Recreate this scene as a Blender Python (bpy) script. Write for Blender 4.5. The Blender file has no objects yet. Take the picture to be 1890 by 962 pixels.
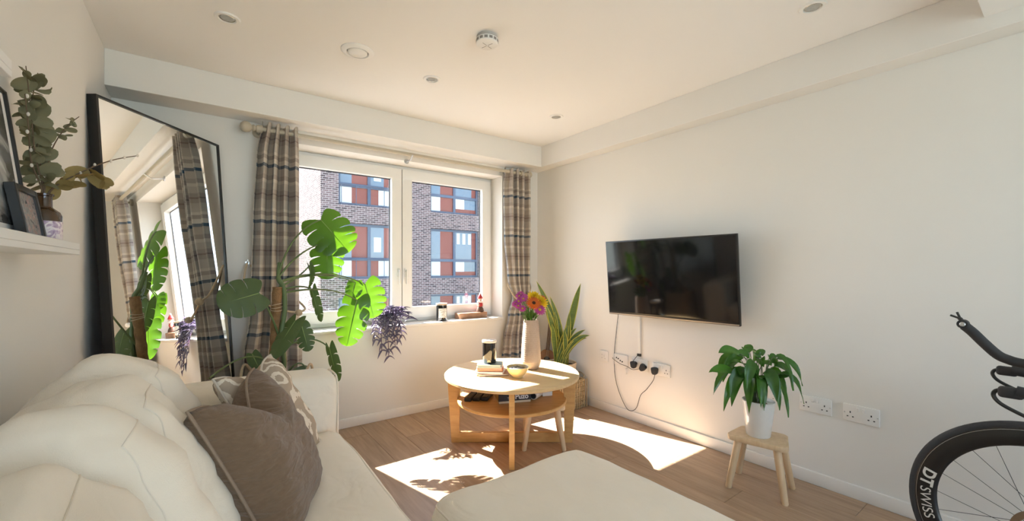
import bpy, bmesh, math, random
from mathutils import Vector, Matrix, noise
random.seed(7)
sc = bpy.context.scene
COL = sc.collection
V3 = Vector
PI = math.pi

# ------------------------------------------------------------------ camera, sky, sun, exposure
cam_d = bpy.data.cameras.new('camera')
cam = bpy.data.objects.new('camera', cam_d); COL.objects.link(cam)
cam.location = (0, 0, 1.16)
cam.rotation_euler = (PI/2, 0, -math.radians(36.26))
cam_d.sensor_width = 36.0
cam_d.lens = 36.0*775/1890
cam_d.shift_y = 17/1890
cam_d.clip_start = 0.03
cam_d.clip_end = 300
sc.camera = cam

SKY_STRENGTH = 5.6
SUN_STRENGTH = 13.5
EXPOSURE = 2.22
world = bpy.data.worlds.new('sky'); sc.world = world
world.use_nodes = True
wn = world.node_tree.nodes; wl = world.node_tree.links
wn.clear()
w_out = wn.new('ShaderNodeOutputWorld'); w_bg = wn.new('ShaderNodeBackground')
w_sky = wn.new('ShaderNodeTexSky'); w_sky.sky_type = 'HOSEK_WILKIE'
w_sky.sun_direction = V3((-0.265, 1, 0.975)).normalized()
w_sky.turbidity = 3.0
w_hs = wn.new('ShaderNodeHueSaturation'); w_hs.inputs['Saturation'].default_value = 0.72
wl.new(w_sky.outputs[0], w_hs.inputs['Color']); wl.new(w_hs.outputs[0], w_bg.inputs[0])
w_bg.inputs[1].default_value = SKY_STRENGTH
wl.new(w_bg.outputs[0], w_out.inputs[0])

sun_d = bpy.data.lights.new('sun', 'SUN'); sun = bpy.data.objects.new('sun', sun_d); COL.objects.link(sun)
sun_d.energy = SUN_STRENGTH; sun_d.angle = math.radians(0.6); sun_d.color = (1.0, 0.96, 0.89)
sun.rotation_euler = V3((0.265, -1, -0.975)).to_track_quat('-Z', 'Y').to_euler()
sun.location = (-2, 8, 9)

vs = sc.view_settings
vs.view_transform = 'Standard'; vs.look = 'None'; vs.gamma = 1.0; vs.use_curve_mapping = False
vs.exposure = EXPOSURE

# ------------------------------------------------------------------ helpers
MW = {}
def ident(): return Matrix.Identity(4)

def link(o, parent=None, local=False):
    COL.objects.link(o)
    if parent is not None:
        o.parent = parent
        if local:
            MW[o] = MW[parent] @ o.matrix_basis
        else:
            o.matrix_parent_inverse = MW[parent].inverted()
            MW[o] = ident()
    else:
        MW[o] = o.matrix_basis.copy()
    return o

def tag(o, label=None, cat=None, group=None, kind=None):
    if label: o['label'] = label
    if cat: o['category'] = cat
    if group: o['group'] = group
    if kind: o['kind'] = kind
    return o

def thing(name, label, cat, loc=(0, 0, 0), rot=(0, 0, 0), group=None):
    o = bpy.data.objects.new(name, None)
    o.empty_display_size = 0.05
    o.location = loc; o.rotation_euler = rot
    o.matrix_basis = Matrix.Translation(loc) @ __import__('mathutils').Euler(rot).to_matrix().to_4x4()
    link(o)
    return tag(o, label, cat, group)

def dup(root, loc, rot=None, label=None, group=None):
    r = root.copy(); COL.objects.link(r)
    r.location = loc
    if rot is not None: r.rotation_euler = rot
    if label: r['label'] = label
    if group: r['group'] = group
    for ch in list(root.children):
        c = ch.copy(); COL.objects.link(c); c.parent = r
        for g in list(ch.children):
            d = g.copy(); COL.objects.link(d); d.parent = c
    return r

class B:
    """collects geometry, then becomes one mesh object"""
    def __init__(self): self.v = []; self.f = []; self.uv = {}
    def add(self, V, F):
        n = len(self.v); self.v += [tuple(p) for p in V]; self.f += [tuple(i+n for i in f) for f in F]; return self
    def box(self, x0, x1, y0, y1, z0, z1, bevel=0.0, seg=2, mat=None):
        bm = bmesh.new(); bmesh.ops.create_cube(bm, size=1)
        for v in bm.verts:
            v.co = V3(((x0+x1)/2+v.co.x*(x1-x0), (y0+y1)/2+v.co.y*(y1-y0), (z0+z1)/2+v.co.z*(z1-z0)))
        if bevel > 0:
            bmesh.ops.bevel(bm, geom=bm.edges[:], offset=bevel, segments=seg, profile=0.5, affect='EDGES')
        return self.bm(bm, mat)
    def bm(self, bm, mat=None):
        if mat is not None: bmesh.ops.transform(bm, matrix=mat, verts=bm.verts)
        bm.verts.index_update()
        self.add([v.co for v in bm.verts], [[v.index for v in f.verts] for f in bm.faces]); bm.free(); return self
    def lathe(self, prof, n=32, c=(0, 0, 0), axis='Z', cap=True):
        V = []; F = []
        m = len(prof)
        for i in range(n):
            a = 2*PI*i/n
            for r, z in prof:
                if axis == 'Z': V.append((c[0]+r*math.cos(a), c[1]+r*math.sin(a), c[2]+z))
                elif axis == 'X': V.append((c[0]+z, c[1]+r*math.cos(a), c[2]+r*math.sin(a)))
                else: V.append((c[0]+r*math.sin(a), c[1]+z, c[2]+r*math.cos(a)))
        for i in range(n):
            j = (i+1) % n
            for k in range(m-1): F.append((i*m+k, j*m+k, j*m+k+1, i*m+k+1))
        if cap:
            if prof[0][0] > 1e-5: F.append(tuple(i*m for i in reversed(range(n))))
            if prof[-1][0] > 1e-5: F.append(tuple(i*m+m-1 for i in range(n)))
        return self.add(V, F)
    def tube(self, pts, r, n=8, cap=True, closed=False):
        pts = [V3(p) for p in pts]; m = len(pts)
        rr = r if isinstance(r, (list, tuple)) else [r]*m
        V = []; F = []; prev = None
        for i, p in enumerate(pts):
            if closed: t = pts[(i+1) % m]-pts[i-1]
            else: t = pts[min(i+1, m-1)]-pts[max(i-1, 0)]
            if t.length < 1e-9: t = V3((0, 0, 1))
            t.normalize()
            if prev is None:
                a = V3((0, 0, 1)) if abs(t.z) < .9 else V3((1, 0, 0))
                u = t.cross(a).normalized()
            else:
                u = (prev - t*prev.dot(t))
                u = u.normalized() if u.length > 1e-6 else t.orthogonal().normalized()
            prev = u; w = t.cross(u)
            for k in range(n):
                a = 2*PI*k/n
                V.append(p+(u*math.cos(a)+w*math.sin(a))*rr[i])
        L = m if closed else m-1
        for i in range(L):
            j = (i+1) % m
            for k in range(n): F.append((i*n+k, i*n+(k+1) % n, j*n+(k+1) % n, j*n+k))
        if cap and not closed:
            F.append(tuple(reversed(range(n)))); F.append(tuple((m-1)*n+k for k in range(n)))
        return self.add(V, F)
    def ball(self, c, r, n=16, m=10, s=(1, 1, 1)):
        V = [(c[0], c[1], c[2]-r*s[2])]; F = []
        for i in range(1, m):
            b = -PI/2+PI*i/m
            for k in range(n):
                a = 2*PI*k/n
                V.append((c[0]+r*s[0]*math.cos(b)*math.cos(a), c[1]+r*s[1]*math.cos(b)*math.sin(a), c[2]+r*s[2]*math.sin(b)))
        V.append((c[0], c[1], c[2]+r*s[2]))
        for k in range(n): F.append((0, 1+(k+1) % n, 1+k))
        for i in range(m-2):
            for k in range(n): F.append((1+i*n+k, 1+i*n+(k+1) % n, 1+(i+1)*n+(k+1) % n, 1+(i+1)*n+k))
        e = len(V)-1
        for k in range(n): F.append((e, 1+(m-2)*n+k, 1+(m-2)*n+(k+1) % n))
        return self.add(V, F)
    def prism(self, poly, z0, z1, bevel=0):
        bm = bmesh.new()
        vs_ = [bm.verts.new((x, y, z0)) for x, y in poly]
        f = bm.faces.new(vs_)
        r = bmesh.ops.extrude_face_region(bm, geom=[f])
        for g in r['geom']:
            if isinstance(g, bmesh.types.BMVert): g.co.z = z1
        bmesh.ops.recalc_face_normals(bm, faces=bm.faces)
        if bevel:
            es = [e for e in bm.edges if abs(e.verts[0].co.z-e.verts[1].co.z) < 1e-6]
            bmesh.ops.bevel(bm, geom=es, offset=bevel, segments=2, profile=.5, affect='EDGES')
        return self.bm(bm)
    def xf(self, m):
        self.v = [tuple(m @ V3(p)) for p in self.v]; return self
    def mesh(self, name, smooth=True, angle=40, recalc=True):
        me = bpy.data.meshes.new(name); me.from_pydata(self.v, [], self.f)
        if recalc:
            bm = bmesh.new(); bm.from_mesh(me); bmesh.ops.recalc_face_normals(bm, faces=bm.faces)
            if smooth:
                for f in bm.faces: f.smooth = True
                for e in bm.edges:
                    if len(e.link_faces) == 2 and e.calc_face_angle(0) > math.radians(angle): e.smooth = False
            bm.to_mesh(me); bm.free()
        elif smooth:
            for p in me.polygons: p.use_smooth = True
        me.update(); return me
    def obj(self, name, mat, parent=None, local=False, smooth=True, angle=40, recalc=True):
        me = self.mesh(name, smooth, angle, recalc)
        o = bpy.data.objects.new(name, me); me.materials.append(mat)
        return link(o, parent, local)

def struct(o): o['kind'] = 'structure'; return o

def bez(p0, p1, p2, n=10):
    p0, p1, p2 = V3(p0), V3(p1), V3(p2)
    return [p0*(1-t)**2+p1*2*t*(1-t)+p2*t*t for t in [i/n for i in range(n+1)]]

def catmull(P, n=6):
    P = [V3(p) for p in P]; out = []
    for i in range(len(P)-1):
        a = P[max(i-1, 0)]; b = P[i]; c = P[i+1]; d = P[min(i+2, len(P)-1)]
        for k in range(n):
            t = k/n
            out.append(0.5*((2*b)+(c-a)*t+(2*a-5*b+4*c-d)*t*t+(3*b-a-3*c+d)*t**3))
    out.append(P[-1]); return out

# ------------------------------------------------------------------ materials
def nodes(name):
    m = bpy.data.materials.new(name); m.use_nodes = True
    nt = m.node_tree; p = nt.nodes['Principled BSDF']; return m, nt, p

def M(name, col, rough=.5, var=.06, scale=15, bump=0.0, bscale=120, metal=0, coat=0, sheen=0, spec=.5, stretch=None, trans=0):
    m, nt, p = nodes(name); N = nt.nodes; L = nt.links
    tc = N.new('ShaderNodeTexCoord'); src = tc.outputs['Object']
    if stretch:
        mp = N.new('ShaderNodeMapping'); mp.inputs['Scale'].default_value = stretch; L.new(src, mp.inputs[0]); src = mp.outputs[0]
    nz = N.new('ShaderNodeTexNoise'); nz.inputs['Scale'].default_value = scale; nz.inputs['Detail'].default_value = 4
    L.new(src, nz.inputs['Vector'])
    mx = N.new('ShaderNodeMix'); mx.data_type = 'RGBA'
    c = V3(col[:3])
    mx.inputs[6].default_value = (*[max(0, x*(1-var)) for x in c], 1); mx.inputs[7].default_value = (*[min(1, x*(1+var)) for x in c], 1)
    L.new(nz.outputs[0], mx.inputs[0]); L.new(mx.outputs[2], p.inputs['Base Color'])
    p.inputs['Roughness'].default_value = rough; p.inputs['Metallic'].default_value = metal
    p.inputs['Coat Weight'].default_value = coat; p.inputs['Sheen Weight'].default_value = sheen
    p.inputs['Specular IOR Level'].default_value = spec
    if bump:
        b = N.new('ShaderNodeTexNoise'); b.inputs['Scale'].default_value = bscale; b.inputs['Detail'].default_value = 3; L.new(src, b.inputs['Vector'])
        bp = N.new('ShaderNodeBump'); bp.inputs['Strength'].default_value = bump; bp.inputs['Distance'].default_value = 0.004
        L.new(b.outputs[0], bp.inputs['Height']); L.new(bp.outputs[0], p.inputs['Normal'])
    if trans:
        add_translucent(m, mx.outputs[2], trans)
    return m

def add_translucent(m, colsock, f, boost=(1.2, 1.25, .7)):
    nt = m.node_tree; N = nt.nodes; L = nt.links
    p = N['Principled BSDF']; out = N['Material Output']
    tr = N.new('ShaderNodeBsdfTranslucent')
    mm = N.new('ShaderNodeMix'); mm.data_type = 'RGBA'; mm.blend_type = 'MULTIPLY'; mm.inputs[0].default_value = 1
    L.new(colsock, mm.inputs[6]); mm.inputs[7].default_value = (*boost, 1)
    L.new(mm.outputs[2], tr.inputs['Color'])
    ms = N.new('ShaderNodeMixShader'); ms.inputs[0].default_value = f
    L.new(p.outputs[0], ms.inputs[1]); L.new(tr.outputs[0], ms.inputs[2]); L.new(ms.outputs[0], out.inputs['Surface'])

def wood(name, c1, c2, stretch, rough=.4, scale=6, bump=.08, planks=False):
    m, nt, p = nodes(name); N = nt.nodes; L = nt.links
    tc = N.new('ShaderNodeTexCoord'); mp = N.new('ShaderNodeMapping'); mp.inputs['Scale'].default_value = stretch
    L.new(tc.outputs['Object'], mp.inputs[0])
    vec = mp.outputs[0]
    if planks:   # each plank its own grain offset
        oi = N.new('ShaderNodeObjectInfo'); va = N.new('ShaderNodeVectorMath'); va.operation = 'MULTIPLY_ADD'
        L.new(oi.outputs['Random'], va.inputs[0]); va.inputs[1].default_value = (37, 91, 13); L.new(vec, va.inputs[2]); vec = va.outputs[0]
    n1 = N.new('ShaderNodeTexNoise'); n1.inputs['Scale'].default_value = scale; n1.inputs['Detail'].default_value = 6; n1.inputs['Distortion'].default_value = .6
    L.new(vec, n1.inputs['Vector'])
    cr = N.new('ShaderNodeValToRGB'); cr.color_ramp.elements[0].position = .3; cr.color_ramp.elements[1].position = .72
    cr.color_ramp.elements[0].color = (*c1, 1); cr.color_ramp.elements[1].color = (*c2, 1)
    L.new(n1.outputs[0], cr.inputs[0])
    colo = cr.outputs[0]
    if planks:
        hs = N.new('ShaderNodeHueSaturation'); ma = N.new('ShaderNodeMapRange'); ma.inputs[3].default_value = .88; ma.inputs[4].default_value = 1.1
        L.new(oi.outputs['Random'], ma.inputs[0]); L.new(ma.outputs[0], hs.inputs['Value']); L.new(colo, hs.inputs['Color']); colo = hs.outputs[0]
    L.new(colo, p.inputs['Base Color']); p.inputs['Roughness'].default_value = rough
    bp = N.new('ShaderNodeBump'); bp.inputs['Strength'].default_value = bump; bp.inputs['Distance'].default_value = .002
    L.new(n1.outputs[0], bp.inputs['Height']); L.new(bp.outputs[0], p.inputs['Normal'])
    return m

def ramp_const(N, stops):
    cr = N.new('ShaderNodeValToRGB'); r = cr.color_ramp; r.interpolation = 'CONSTANT'
    while len(r.elements) > 1: r.elements.remove(r.elements[-1])
    r.elements[0].position = stops[0][0]; r.elements[0].color = (*stops[0][1], 1)
    for s, c in stops[1:]:
        e = r.elements.new(s); e.color = (*c, 1)
    return cr

def plaid(name):
    m, nt, p = nodes(name); N = nt.nodes; L = nt.links
    uv = N.new('ShaderNodeTexCoord'); sx = N.new('ShaderNodeSeparateXYZ'); L.new(uv.outputs['UV'], sx.inputs[0])
    taupe = (.46, .39, .34); cream = (.76, .69, .60); blue = (.07, .125, .19); pale = (.60, .54, .475); brown = (.27, .20, .18)
    def fr(sock, per, off=0):
        a = N.new('ShaderNodeMath'); a.operation = 'MULTIPLY_ADD'; a.inputs[1].default_value = 1/per; a.inputs[2].default_value = off; L.new(sock, a.inputs[0])
        b = N.new('ShaderNodeMath'); b.operation = 'FRACT'; L.new(a.outputs[0], b.inputs[0]); return b.outputs[0]
    h = ramp_const(N, [(0, blue), (.055, cream), (.14, taupe), (.21, cream), (.26, pale), (.42, taupe), (.50, brown), (.525, taupe), (.60, pale), (.72, cream), (.78, taupe), (.86, pale)])
    L.new(fr(sx.outputs[1], .36, -.05), h.inputs[0])
    v = ramp_const(N, [(0, pale), (.12, blue), (.24, cream), (.40, taupe), (.62, cream), (.74, brown), (.77, taupe), (.9, pale)])
    L.new(fr(sx.outputs[0], .42, .1), v.inputs[0])
    mx = N.new('ShaderNodeMix'); mx.data_type = 'RGBA'; mx.inputs[0].default_value = .30
    L.new(h.outputs[0], mx.inputs[6]); L.new(v.outputs[0], mx.inputs[7])
    nz = N.new('ShaderNodeTexNoise'); nz.inputs['Scale'].default_value = 300; L.new(uv.outputs['UV'], nz.inputs['Vector'])
    bp = N.new('ShaderNodeBump'); bp.inputs['Strength'].default_value = .15; bp.inputs['Distance'].default_value = .002
    L.new(nz.outputs[0], bp.inputs['Height']); L.new(bp.outputs[0], p.inputs['Normal'])
    L.new(mx.outputs[2], p.inputs['Base Color']); p.inputs['Roughness'].default_value = .95; p.inputs['Specular IOR Level'].default_value = .1
    add_translucent(m, mx.outputs[2], .3, (1, 1, 1))
    return m

def brickmat(name, axis, c1, c2, mortar):
    m, nt, p = nodes(name); N = nt.nodes; L = nt.links
    tc = N.new('ShaderNodeTexCoord'); sx = N.new('ShaderNodeSeparateXYZ'); cx = N.new('ShaderNodeCombineXYZ')
    L.new(tc.outputs['Object'], sx.inputs[0]); L.new(sx.outputs[axis], cx.inputs[0]); L.new(sx.outputs[2], cx.inputs[1])
    bt = N.new('ShaderNodeTexBrick'); L.new(cx.outputs[0], bt.inputs['Vector'])
    bt.inputs['Scale'].default_value = 1; bt.inputs['Brick Width'].default_value = .225; bt.inputs['Row Height'].default_value = .078
    bt.inputs['Mortar Size'].default_value = .009; bt.inputs['Mortar Smooth'].default_value = .1; bt.inputs['Bias'].default_value = -.1
    bt.inputs['Color1'].default_value = (*c1, 1); bt.inputs['Color2'].default_value = (*c2, 1); bt.inputs['Mortar'].default_value = (*mortar, 1)
    L.new(bt.outputs['Color'], p.inputs['Base Color']); p.inputs['Roughness'].default_value = 1.0; p.inputs['Specular IOR Level'].default_value = .08
    bp = N.new('ShaderNodeBump'); bp.inputs['Strength'].default_value = .6; bp.inputs['Distance'].default_value = .01; bp.invert = True
    L.new(bt.outputs['Fac'], bp.inputs['Height']); L.new(bp.outputs[0], p.inputs['Normal'])
    return m

def glassmat(name, tint=(1, 1, 1), refl=.08, rough=0.0):
    m, nt, p = nodes(name); N = nt.nodes; L = nt.links
    t = N.new('ShaderNodeBsdfTransparent'); t.inputs[0].default_value = (*tint, 1)
    g = N.new('ShaderNodeBsdfGlossy'); g.inputs['Roughness'].default_value = rough
    lw = N.new('ShaderNodeLayerWeight'); pw_ = N.new('ShaderNodeMath'); pw_.operation = 'POWER'; pw_.inputs[1].default_value = 4
    L.new(lw.outputs['Facing'], pw_.inputs[0])
    ma = N.new('ShaderNodeMath'); ma.operation = 'MULTIPLY_ADD'; ma.inputs[1].default_value = .8; ma.inputs[2].default_value = refl*.5; ma.use_clamp = True
    L.new(pw_.outputs[0], ma.inputs[0])
    ms = N.new('ShaderNodeMixShader'); L.new(ma.outputs[0], ms.inputs[0]); L.new(t.outputs[0], ms.inputs[1]); L.new(g.outputs[0], ms.inputs[2])
    L.new(ms.outputs[0], N['Material Output'].inputs['Surface']); return m

def printmat(name, stops, scale, detail=6, rough=.25, stretch=(1, 1, 1), thresh=None):
    m, nt, p = nodes(name); N = nt.nodes; L = nt.links
    tc = N.new('ShaderNodeTexCoord'); mp = N.new('ShaderNodeMapping'); mp.inputs['Scale'].default_value = stretch; L.new(tc.outputs['Object'], mp.inputs[0])
    nz = N.new('ShaderNodeTexNoise'); nz.inputs['Scale'].default_value = scale; nz.inputs['Detail'].default_value = detail; nz.inputs['Distortion'].default_value = 1.2
    L.new(mp.outputs[0], nz.inputs['Vector'])
    cr = N.new('ShaderNodeValToRGB'); r = cr.color_ramp
    r.elements[0].position, r.elements[0].color = stops[0][0], (*stops[0][1], 1)
    r.elements[1].position, r.elements[1].color = stops[-1][0], (*stops[-1][1], 1)
    for s, c in stops[1:-1]: e = r.elements.new(s); e.color = (*c, 1)
    L.new(nz.outputs[0], cr.inputs[0]); L.new(cr.outputs[0], p.inputs['Base Color']); p.inputs['Roughness'].default_value = rough
    return m

mWall = M('wall_paint', (.80, .775, .735), .85, .012, 3, .04, 300, spec=.2)
mCeil = M('ceiling_paint', (.86, .84, .815), .9, .01, 3, spec=.2)
mTrim = M('white_gloss_trim', (.84, .82, .79), .35, .01, 5)
mUPVC = M('white_window_frame', (.84, .83, .81), .3, .01, 5)
mFloor = wood('oak_laminate', (.33, .22, .14), (.47, .325, .215), (9, .7, 9), .38, 5, .06, planks=True)
mUnder = M('floor_gap_dark', (.16, .10, .06), .8)
mOak = wood('oak_veneer', (.50, .275, .09), (.63, .375, .14), (3, 14, 14), .38, 3, .04)
mOakTop = wood('oak_table_top', (.60, .41, .20), (.72, .52, .28), (3, 16, 16), .33, 3, .03)
mBeech = wood('pale_beech', (.62, .43, .25), (.74, .55, .35), (8, 8, 1.2), .45, 5, .03)
def fold_bump(m, scale, strength, stretch=(1, 1, 1), dist=.02):
    nt = m.node_tree; N = nt.nodes; L = nt.links; p = N['Principled BSDF']
    tc = N.new('ShaderNodeTexCoord'); mp = N.new('ShaderNodeMapping'); mp.inputs['Scale'].default_value = stretch; L.new(tc.outputs['Object'], mp.inputs[0])
    nz = N.new('ShaderNodeTexNoise'); nz.inputs['Scale'].default_value = scale; nz.inputs['Detail'].default_value = 2.5; nz.inputs['Distortion'].default_value = .8
    L.new(mp.outputs[0], nz.inputs['Vector'])
    bp = N.new('ShaderNodeBump'); bp.inputs['Strength'].default_value = strength; bp.inputs['Distance'].default_value = dist
    L.new(nz.outputs[0], bp.inputs['Height'])
    old = p.inputs['Normal'].links[0].from_socket if p.inputs['Normal'].is_linked else None
    if old: L.new(old, bp.inputs['Normal'])
    L.new(bp.outputs[0], p.inputs['Normal'])
mSofa = M('cream_cotton', (.86, .775, .65), .92, .03, 10, .25, 500, sheen=.2, spec=.15)
fold_bump(mSofa, 7, .38, (1.3, .8, 1.5), .032)
mPipe = M('cream_piping', (.82, .74, .63), .92, .03, 30, .1, 300, spec=.1)
mLinen = M('brown_linen', (.205, .135, .085), .95, .16, 60, .5, 420, sheen=.25, spec=.1, stretch=(1, 1, 3))
fold_bump(mLinen, 16, .6, (.6, .6, 2.2), .03)
mLinenP = M('brown_linen_piping', (.30, .22, .16), .95, .1, 60, .3, 300, spec=.1)
mBlack = M('black_satin', (.012, .012, .012), .35, .1, 10)
mBlackM = M('black_matte', (.02, .02, .022), .6, .1, 30, .1, 200)
mPlaid = plaid('plaid_curtain_cloth')
mPole = M('cream_painted_wood', (.50, .44, .34), .45, .05, 20)
mRope = M('jute_rope', (.52, .40, .27), .9, .2, 90, .6, 160, stretch=(1, 1, 3))
mSteel = M('brushed_steel', (.6, .6, .6), .3, .05, 40, metal=1)
mPlastic = M('white_plastic', (.80, .78, .75), .35, .01, 8)
mGlass = glassmat('window_glass')
mBrickF = brickmat('brown_brick', 0, (.13, .088, .088), (.03, .022, .025), (.29, .25, .24))
mBrickS = brickmat('brown_brick_side', 1, (.125, .085, .085), (.032, .024, .027), (.24, .205, .20))

# ------------------------------------------------------------------ room shell
XL, XR, YW, YB, ZC = -0.417, 2.665, 3.207, -2.6, 2.31
YO = 3.50                       # outer face of the window wall
WX0, WX1, WZ0, WZ1 = 0.43, 2.24, 0.70, 2.03

b = B().box(XL-.2, XR+.2, YB-.2, YO, -.25, -.012)
floor = struct(b.obj('floor', mUnder, smooth=False))
# laminate planks, laid along the room's depth
pw, pl = 0.192, 1.285
base = B().box(-pw/2+.0006, pw/2-.0006, -pl/2+.0006, pl/2-.0006, -.012, 0, .0012, 1).mesh('plank', smooth=False)
base.materials.append(mFloor)
r = 0; x = XR
while x > XL+.001:
    off = (.0, .43, .86, .21, .64, 1.07)[r % 6]
    y = YW - off + pl*.5
    while y > YB - pl*.5:
        y1 = min(y+pl/2, YW); y0 = max(y-pl/2, YB); x0 = max(x-pw, XL)
        if y1-y0 > .02:
            full = abs((y1-y0)-pl) < 1e-4 and abs((x-x0)-pw) < 1e-4
            if full:
                o = bpy.data.objects.new('plank', base); o.location = (x-pw/2, (y0+y1)/2, 0); link(o, floor)
            else:
                B().box(x0+.0006, x-.0006, y0+.0006, y1-.0006, -.012, 0, .0012, 1).obj('plank', mFloor, floor, smooth=False)
        y -= pl
    x -= pw; r += 1

struct(B().box(XL-.2, XR+.2, YB-.2, YO, ZC, ZC+.25).obj('ceiling', mCeil, smooth=False))
struct(B().box(XL-.2, XL, YB-.2, YO, 0, ZC).obj('wall_left', mWall, smooth=False))
struct(B().box(XR, XR+.2, YB-.2, YO, 0, ZC).obj('wall_right', mWall, smooth=False))
b = B(); b.box(XL, WX0, YW, YO, 0, ZC); b.box(WX1, XR, YW, YO, 0, ZC); b.box(WX0, WX1, YW, YO, 0, WZ0); b.box(WX0, WX1, YW, YO, WZ1, ZC)
struct(b.obj('wall_window', mWall, smooth=False))
# rear wall with the glazed balcony opening that lights the room from behind
RX0, RX1, RZ1 = -.15, 2.45, 2.16
b = B(); b.box(XL, RX0, YB-.2, YB, 0, ZC); b.box(RX1, XR, YB-.2, YB, 0, ZC); b.box(RX0, RX1, YB-.2, YB, RZ1, ZC)
struct(b.obj('wall_back', mWall, smooth=False))
b = B(); b.box(RX0, RX1, YB-.12, YB-.06, 0, .07); b.box(RX0, RX1, YB-.12, YB-.06, RZ1-.07, RZ1)
for xx in (RX0, (RX0+RX1)/2-.035, RX1-.07): b.box(xx, xx+.07, YB-.12, YB-.06, .07, RZ1-.07)
w2 = struct(b.obj('window_2', mUPVC, smooth=False))
B().box(RX0+.07, (RX0+RX1)/2-.035, YB-.095, YB-.087, .07, RZ1-.07).obj('pane', mGlass, w2, smooth=False)
B().box((RX0+RX1)/2+.035, RX1-.07, YB-.095, YB-.087, .07, RZ1-.07).obj('pane', mGlass, w2, smooth=False)
# boxed-in bulkheads under the ceiling
struct(B().box(XL, XR-.122, 3.001, YW, 2.12, ZC, .002, 1).obj('trim_1', mWall, smooth=False))
struct(B().box(XR-.122, XR, YB, YW, 2.12, ZC, .002, 1).obj('trim_2', mWall, smooth=False))
struct(B().box(1.75, XR-.122, YB, .24, 2.18, ZC, .002, 1).obj('trim_3', mCeil, smooth=False))
def skirt(name, x0, x1, y0, y1):
    o = struct(B().box(x0, x1, y0, y1, 0, .07, .004, 2).obj(name, mTrim))
skirt('baseboard_window', XL+.015, XR-.015, YW-.015, YW)
skirt('baseboard_right', XR-.015, XR, YB, YW)
skirt('baseboard_left', XL, XL+.015, YB, YW)
# sill board
struct(B().box(WX0-.0, WX1, YW-.018, 3.41, WZ0, .722, .006, 2).obj('window_sill', mTrim))

# ------------------------------------------------------------------ window
FY0, FY1 = 3.385, 3.455
b = B(); fw = .045
b.box(WX0, WX1, FY0+.012, FY1, .722, .722+fw, .004, 1); b.box(WX0, WX1, FY0+.012, FY1, WZ1-fw, WZ1, .004, 1)
b.box(WX0, WX0+fw, FY0+.013, FY1-.001, .722+fw, WZ1-fw); b.box(WX1-fw, WX1, FY0+.013, FY1-.001, .722+fw, WZ1-fw)
b.box(1.335-.02, 1.335+.02, FY0+.013, FY1-.001, .722+fw, WZ1-fw)
win = struct(b.obj('window_1', mUPVC))
mSeal = M('dark_glazing_seal', (.03, .035, .05), .5)
def sash(x0, x1, handle_side):
    z0, z1 = .722+.028, WZ1-.028
    s = B(); t = .085
    s.box(x0, x1, FY0-.012, FY1-.02, z0, z0+t+.01, .006, 2); s.box(x0, x1, FY0-.012, FY1-.02, z1-t, z1, .006, 2)
    s.box(x0+.001, x0+t, FY0-.0115, FY1-.021, z0+t+.006, z1-t+.004, 0); s.box(x1-t, x1-.001, FY0-.0115, FY1-.021, z0+t+.006, z1-t+.004, 0)
    so = s.obj('sash', mUPVC, win)
    g0, g1, h0, h1 = x0+t, x1-t, z0+t+.01, z1-t
    B().box(g0-.005, g1+.005, 3.425, 3.431, h0-.005, h1+.005).obj('pane', mGlass, so, smooth=False)
    k = B(); e = .007
    k.box(g0, g0+e, 3.418, 3.424, h0, h1); k.box(g1-e, g1, 3.418, 3.424, h0, h1); k.box(g0, g1, 3.418, 3.424, h0, h0+e*.6); k.box(g0, g1, 3.418, 3.424, h1-e, h1)
    k.obj('glazing_seal', mSeal, so, smooth=False)
    hx = x1-.028 if handle_side > 0 else x0+.028
    hb = B(); hb.box(hx-.012, hx+.012, FY0-.022, FY0-.011, 1.10, 1.17, .004, 2); hb.tube([(hx, FY0-.02, 1.15), (hx, FY0-.045, 1.15)], .008, 10)
    hb.box(hx-.009, hx+.009, FY0-.055, FY0-.04, 1.04, 1.16, .004, 2)
    hb.obj('handle', mPlastic, so)
sash(WX0+.028, 1.335-.003, 1); sash(1.335+.003, WX1-.028, -1)

# ------------------------------------------------------------------ building across the street
GZ = -9.0
struct(B().box(-60, 80, 3.9, 90, GZ-.3, GZ).obj('ground_outside', M('asphalt', (.18, .175, .17), .9, .1, 2), smooth=False))
bx0, by0, btop = 3.54, 17.0, 8.6
bld = thing('apartment_building', 'brown brick apartment block seen through the window', 'building', (bx0, by0, GZ))
wins = []
cols = [(4.18, 6.62), (8.04, 10.55), (12.2, 14.7), (16.3, 18.8), (20.4, 22.9)]
rows = [(-8.0, -5.75), (-5.05, -2.85), (-2.13, .07), (.79, 2.99), (3.70, 5.90)]
# front wall with real openings
xs = sorted({bx0, 26.0, *[c for a in cols for c in a]}); zs = sorted({GZ, btop, *[c for a in rows for c in a]})
fb = B()
for i in range(len(xs)-1):
    for k in range(len(zs)-1):
        hole = any(abs(xs[i]-c[0]) < 1e-6 for c in cols) and any(abs(zs[k]-r_[0]) < 1e-6 for r_ in rows)
        if not hole: fb.box(xs[i], xs[i+1], by0, by0+.35, zs[k], zs[k+1])
fb.obj('front_wall', mBrickF, bld, smooth=False)
B().box(bx0, bx0+.35, by0+.35, 34, GZ, btop).obj('side_wall', mBrickS, bld, smooth=False)
B().box(bx0-.05, 26.05, by0-.05, 34, btop, btop+.3).obj('roof', M('roof_grey', (.3, .3, .3), .8), bld, smooth=False)
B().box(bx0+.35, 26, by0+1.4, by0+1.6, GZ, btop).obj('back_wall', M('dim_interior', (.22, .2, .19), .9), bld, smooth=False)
mRed = M('terracotta_panel', (.14, .028, .016), .55, .12, 3, stretch=(6, 1, .3))
mBlueF = M('slate_blue_frame', (.035, .05, .085), .45, .05, 4)
mFarG = M('far_window_glass', (.06, .09, .12), .06, .2, 1.2, spec=.8)
mBlind = M('white_blind', (.42, .44, .45), .8, .04, 3)
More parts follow.
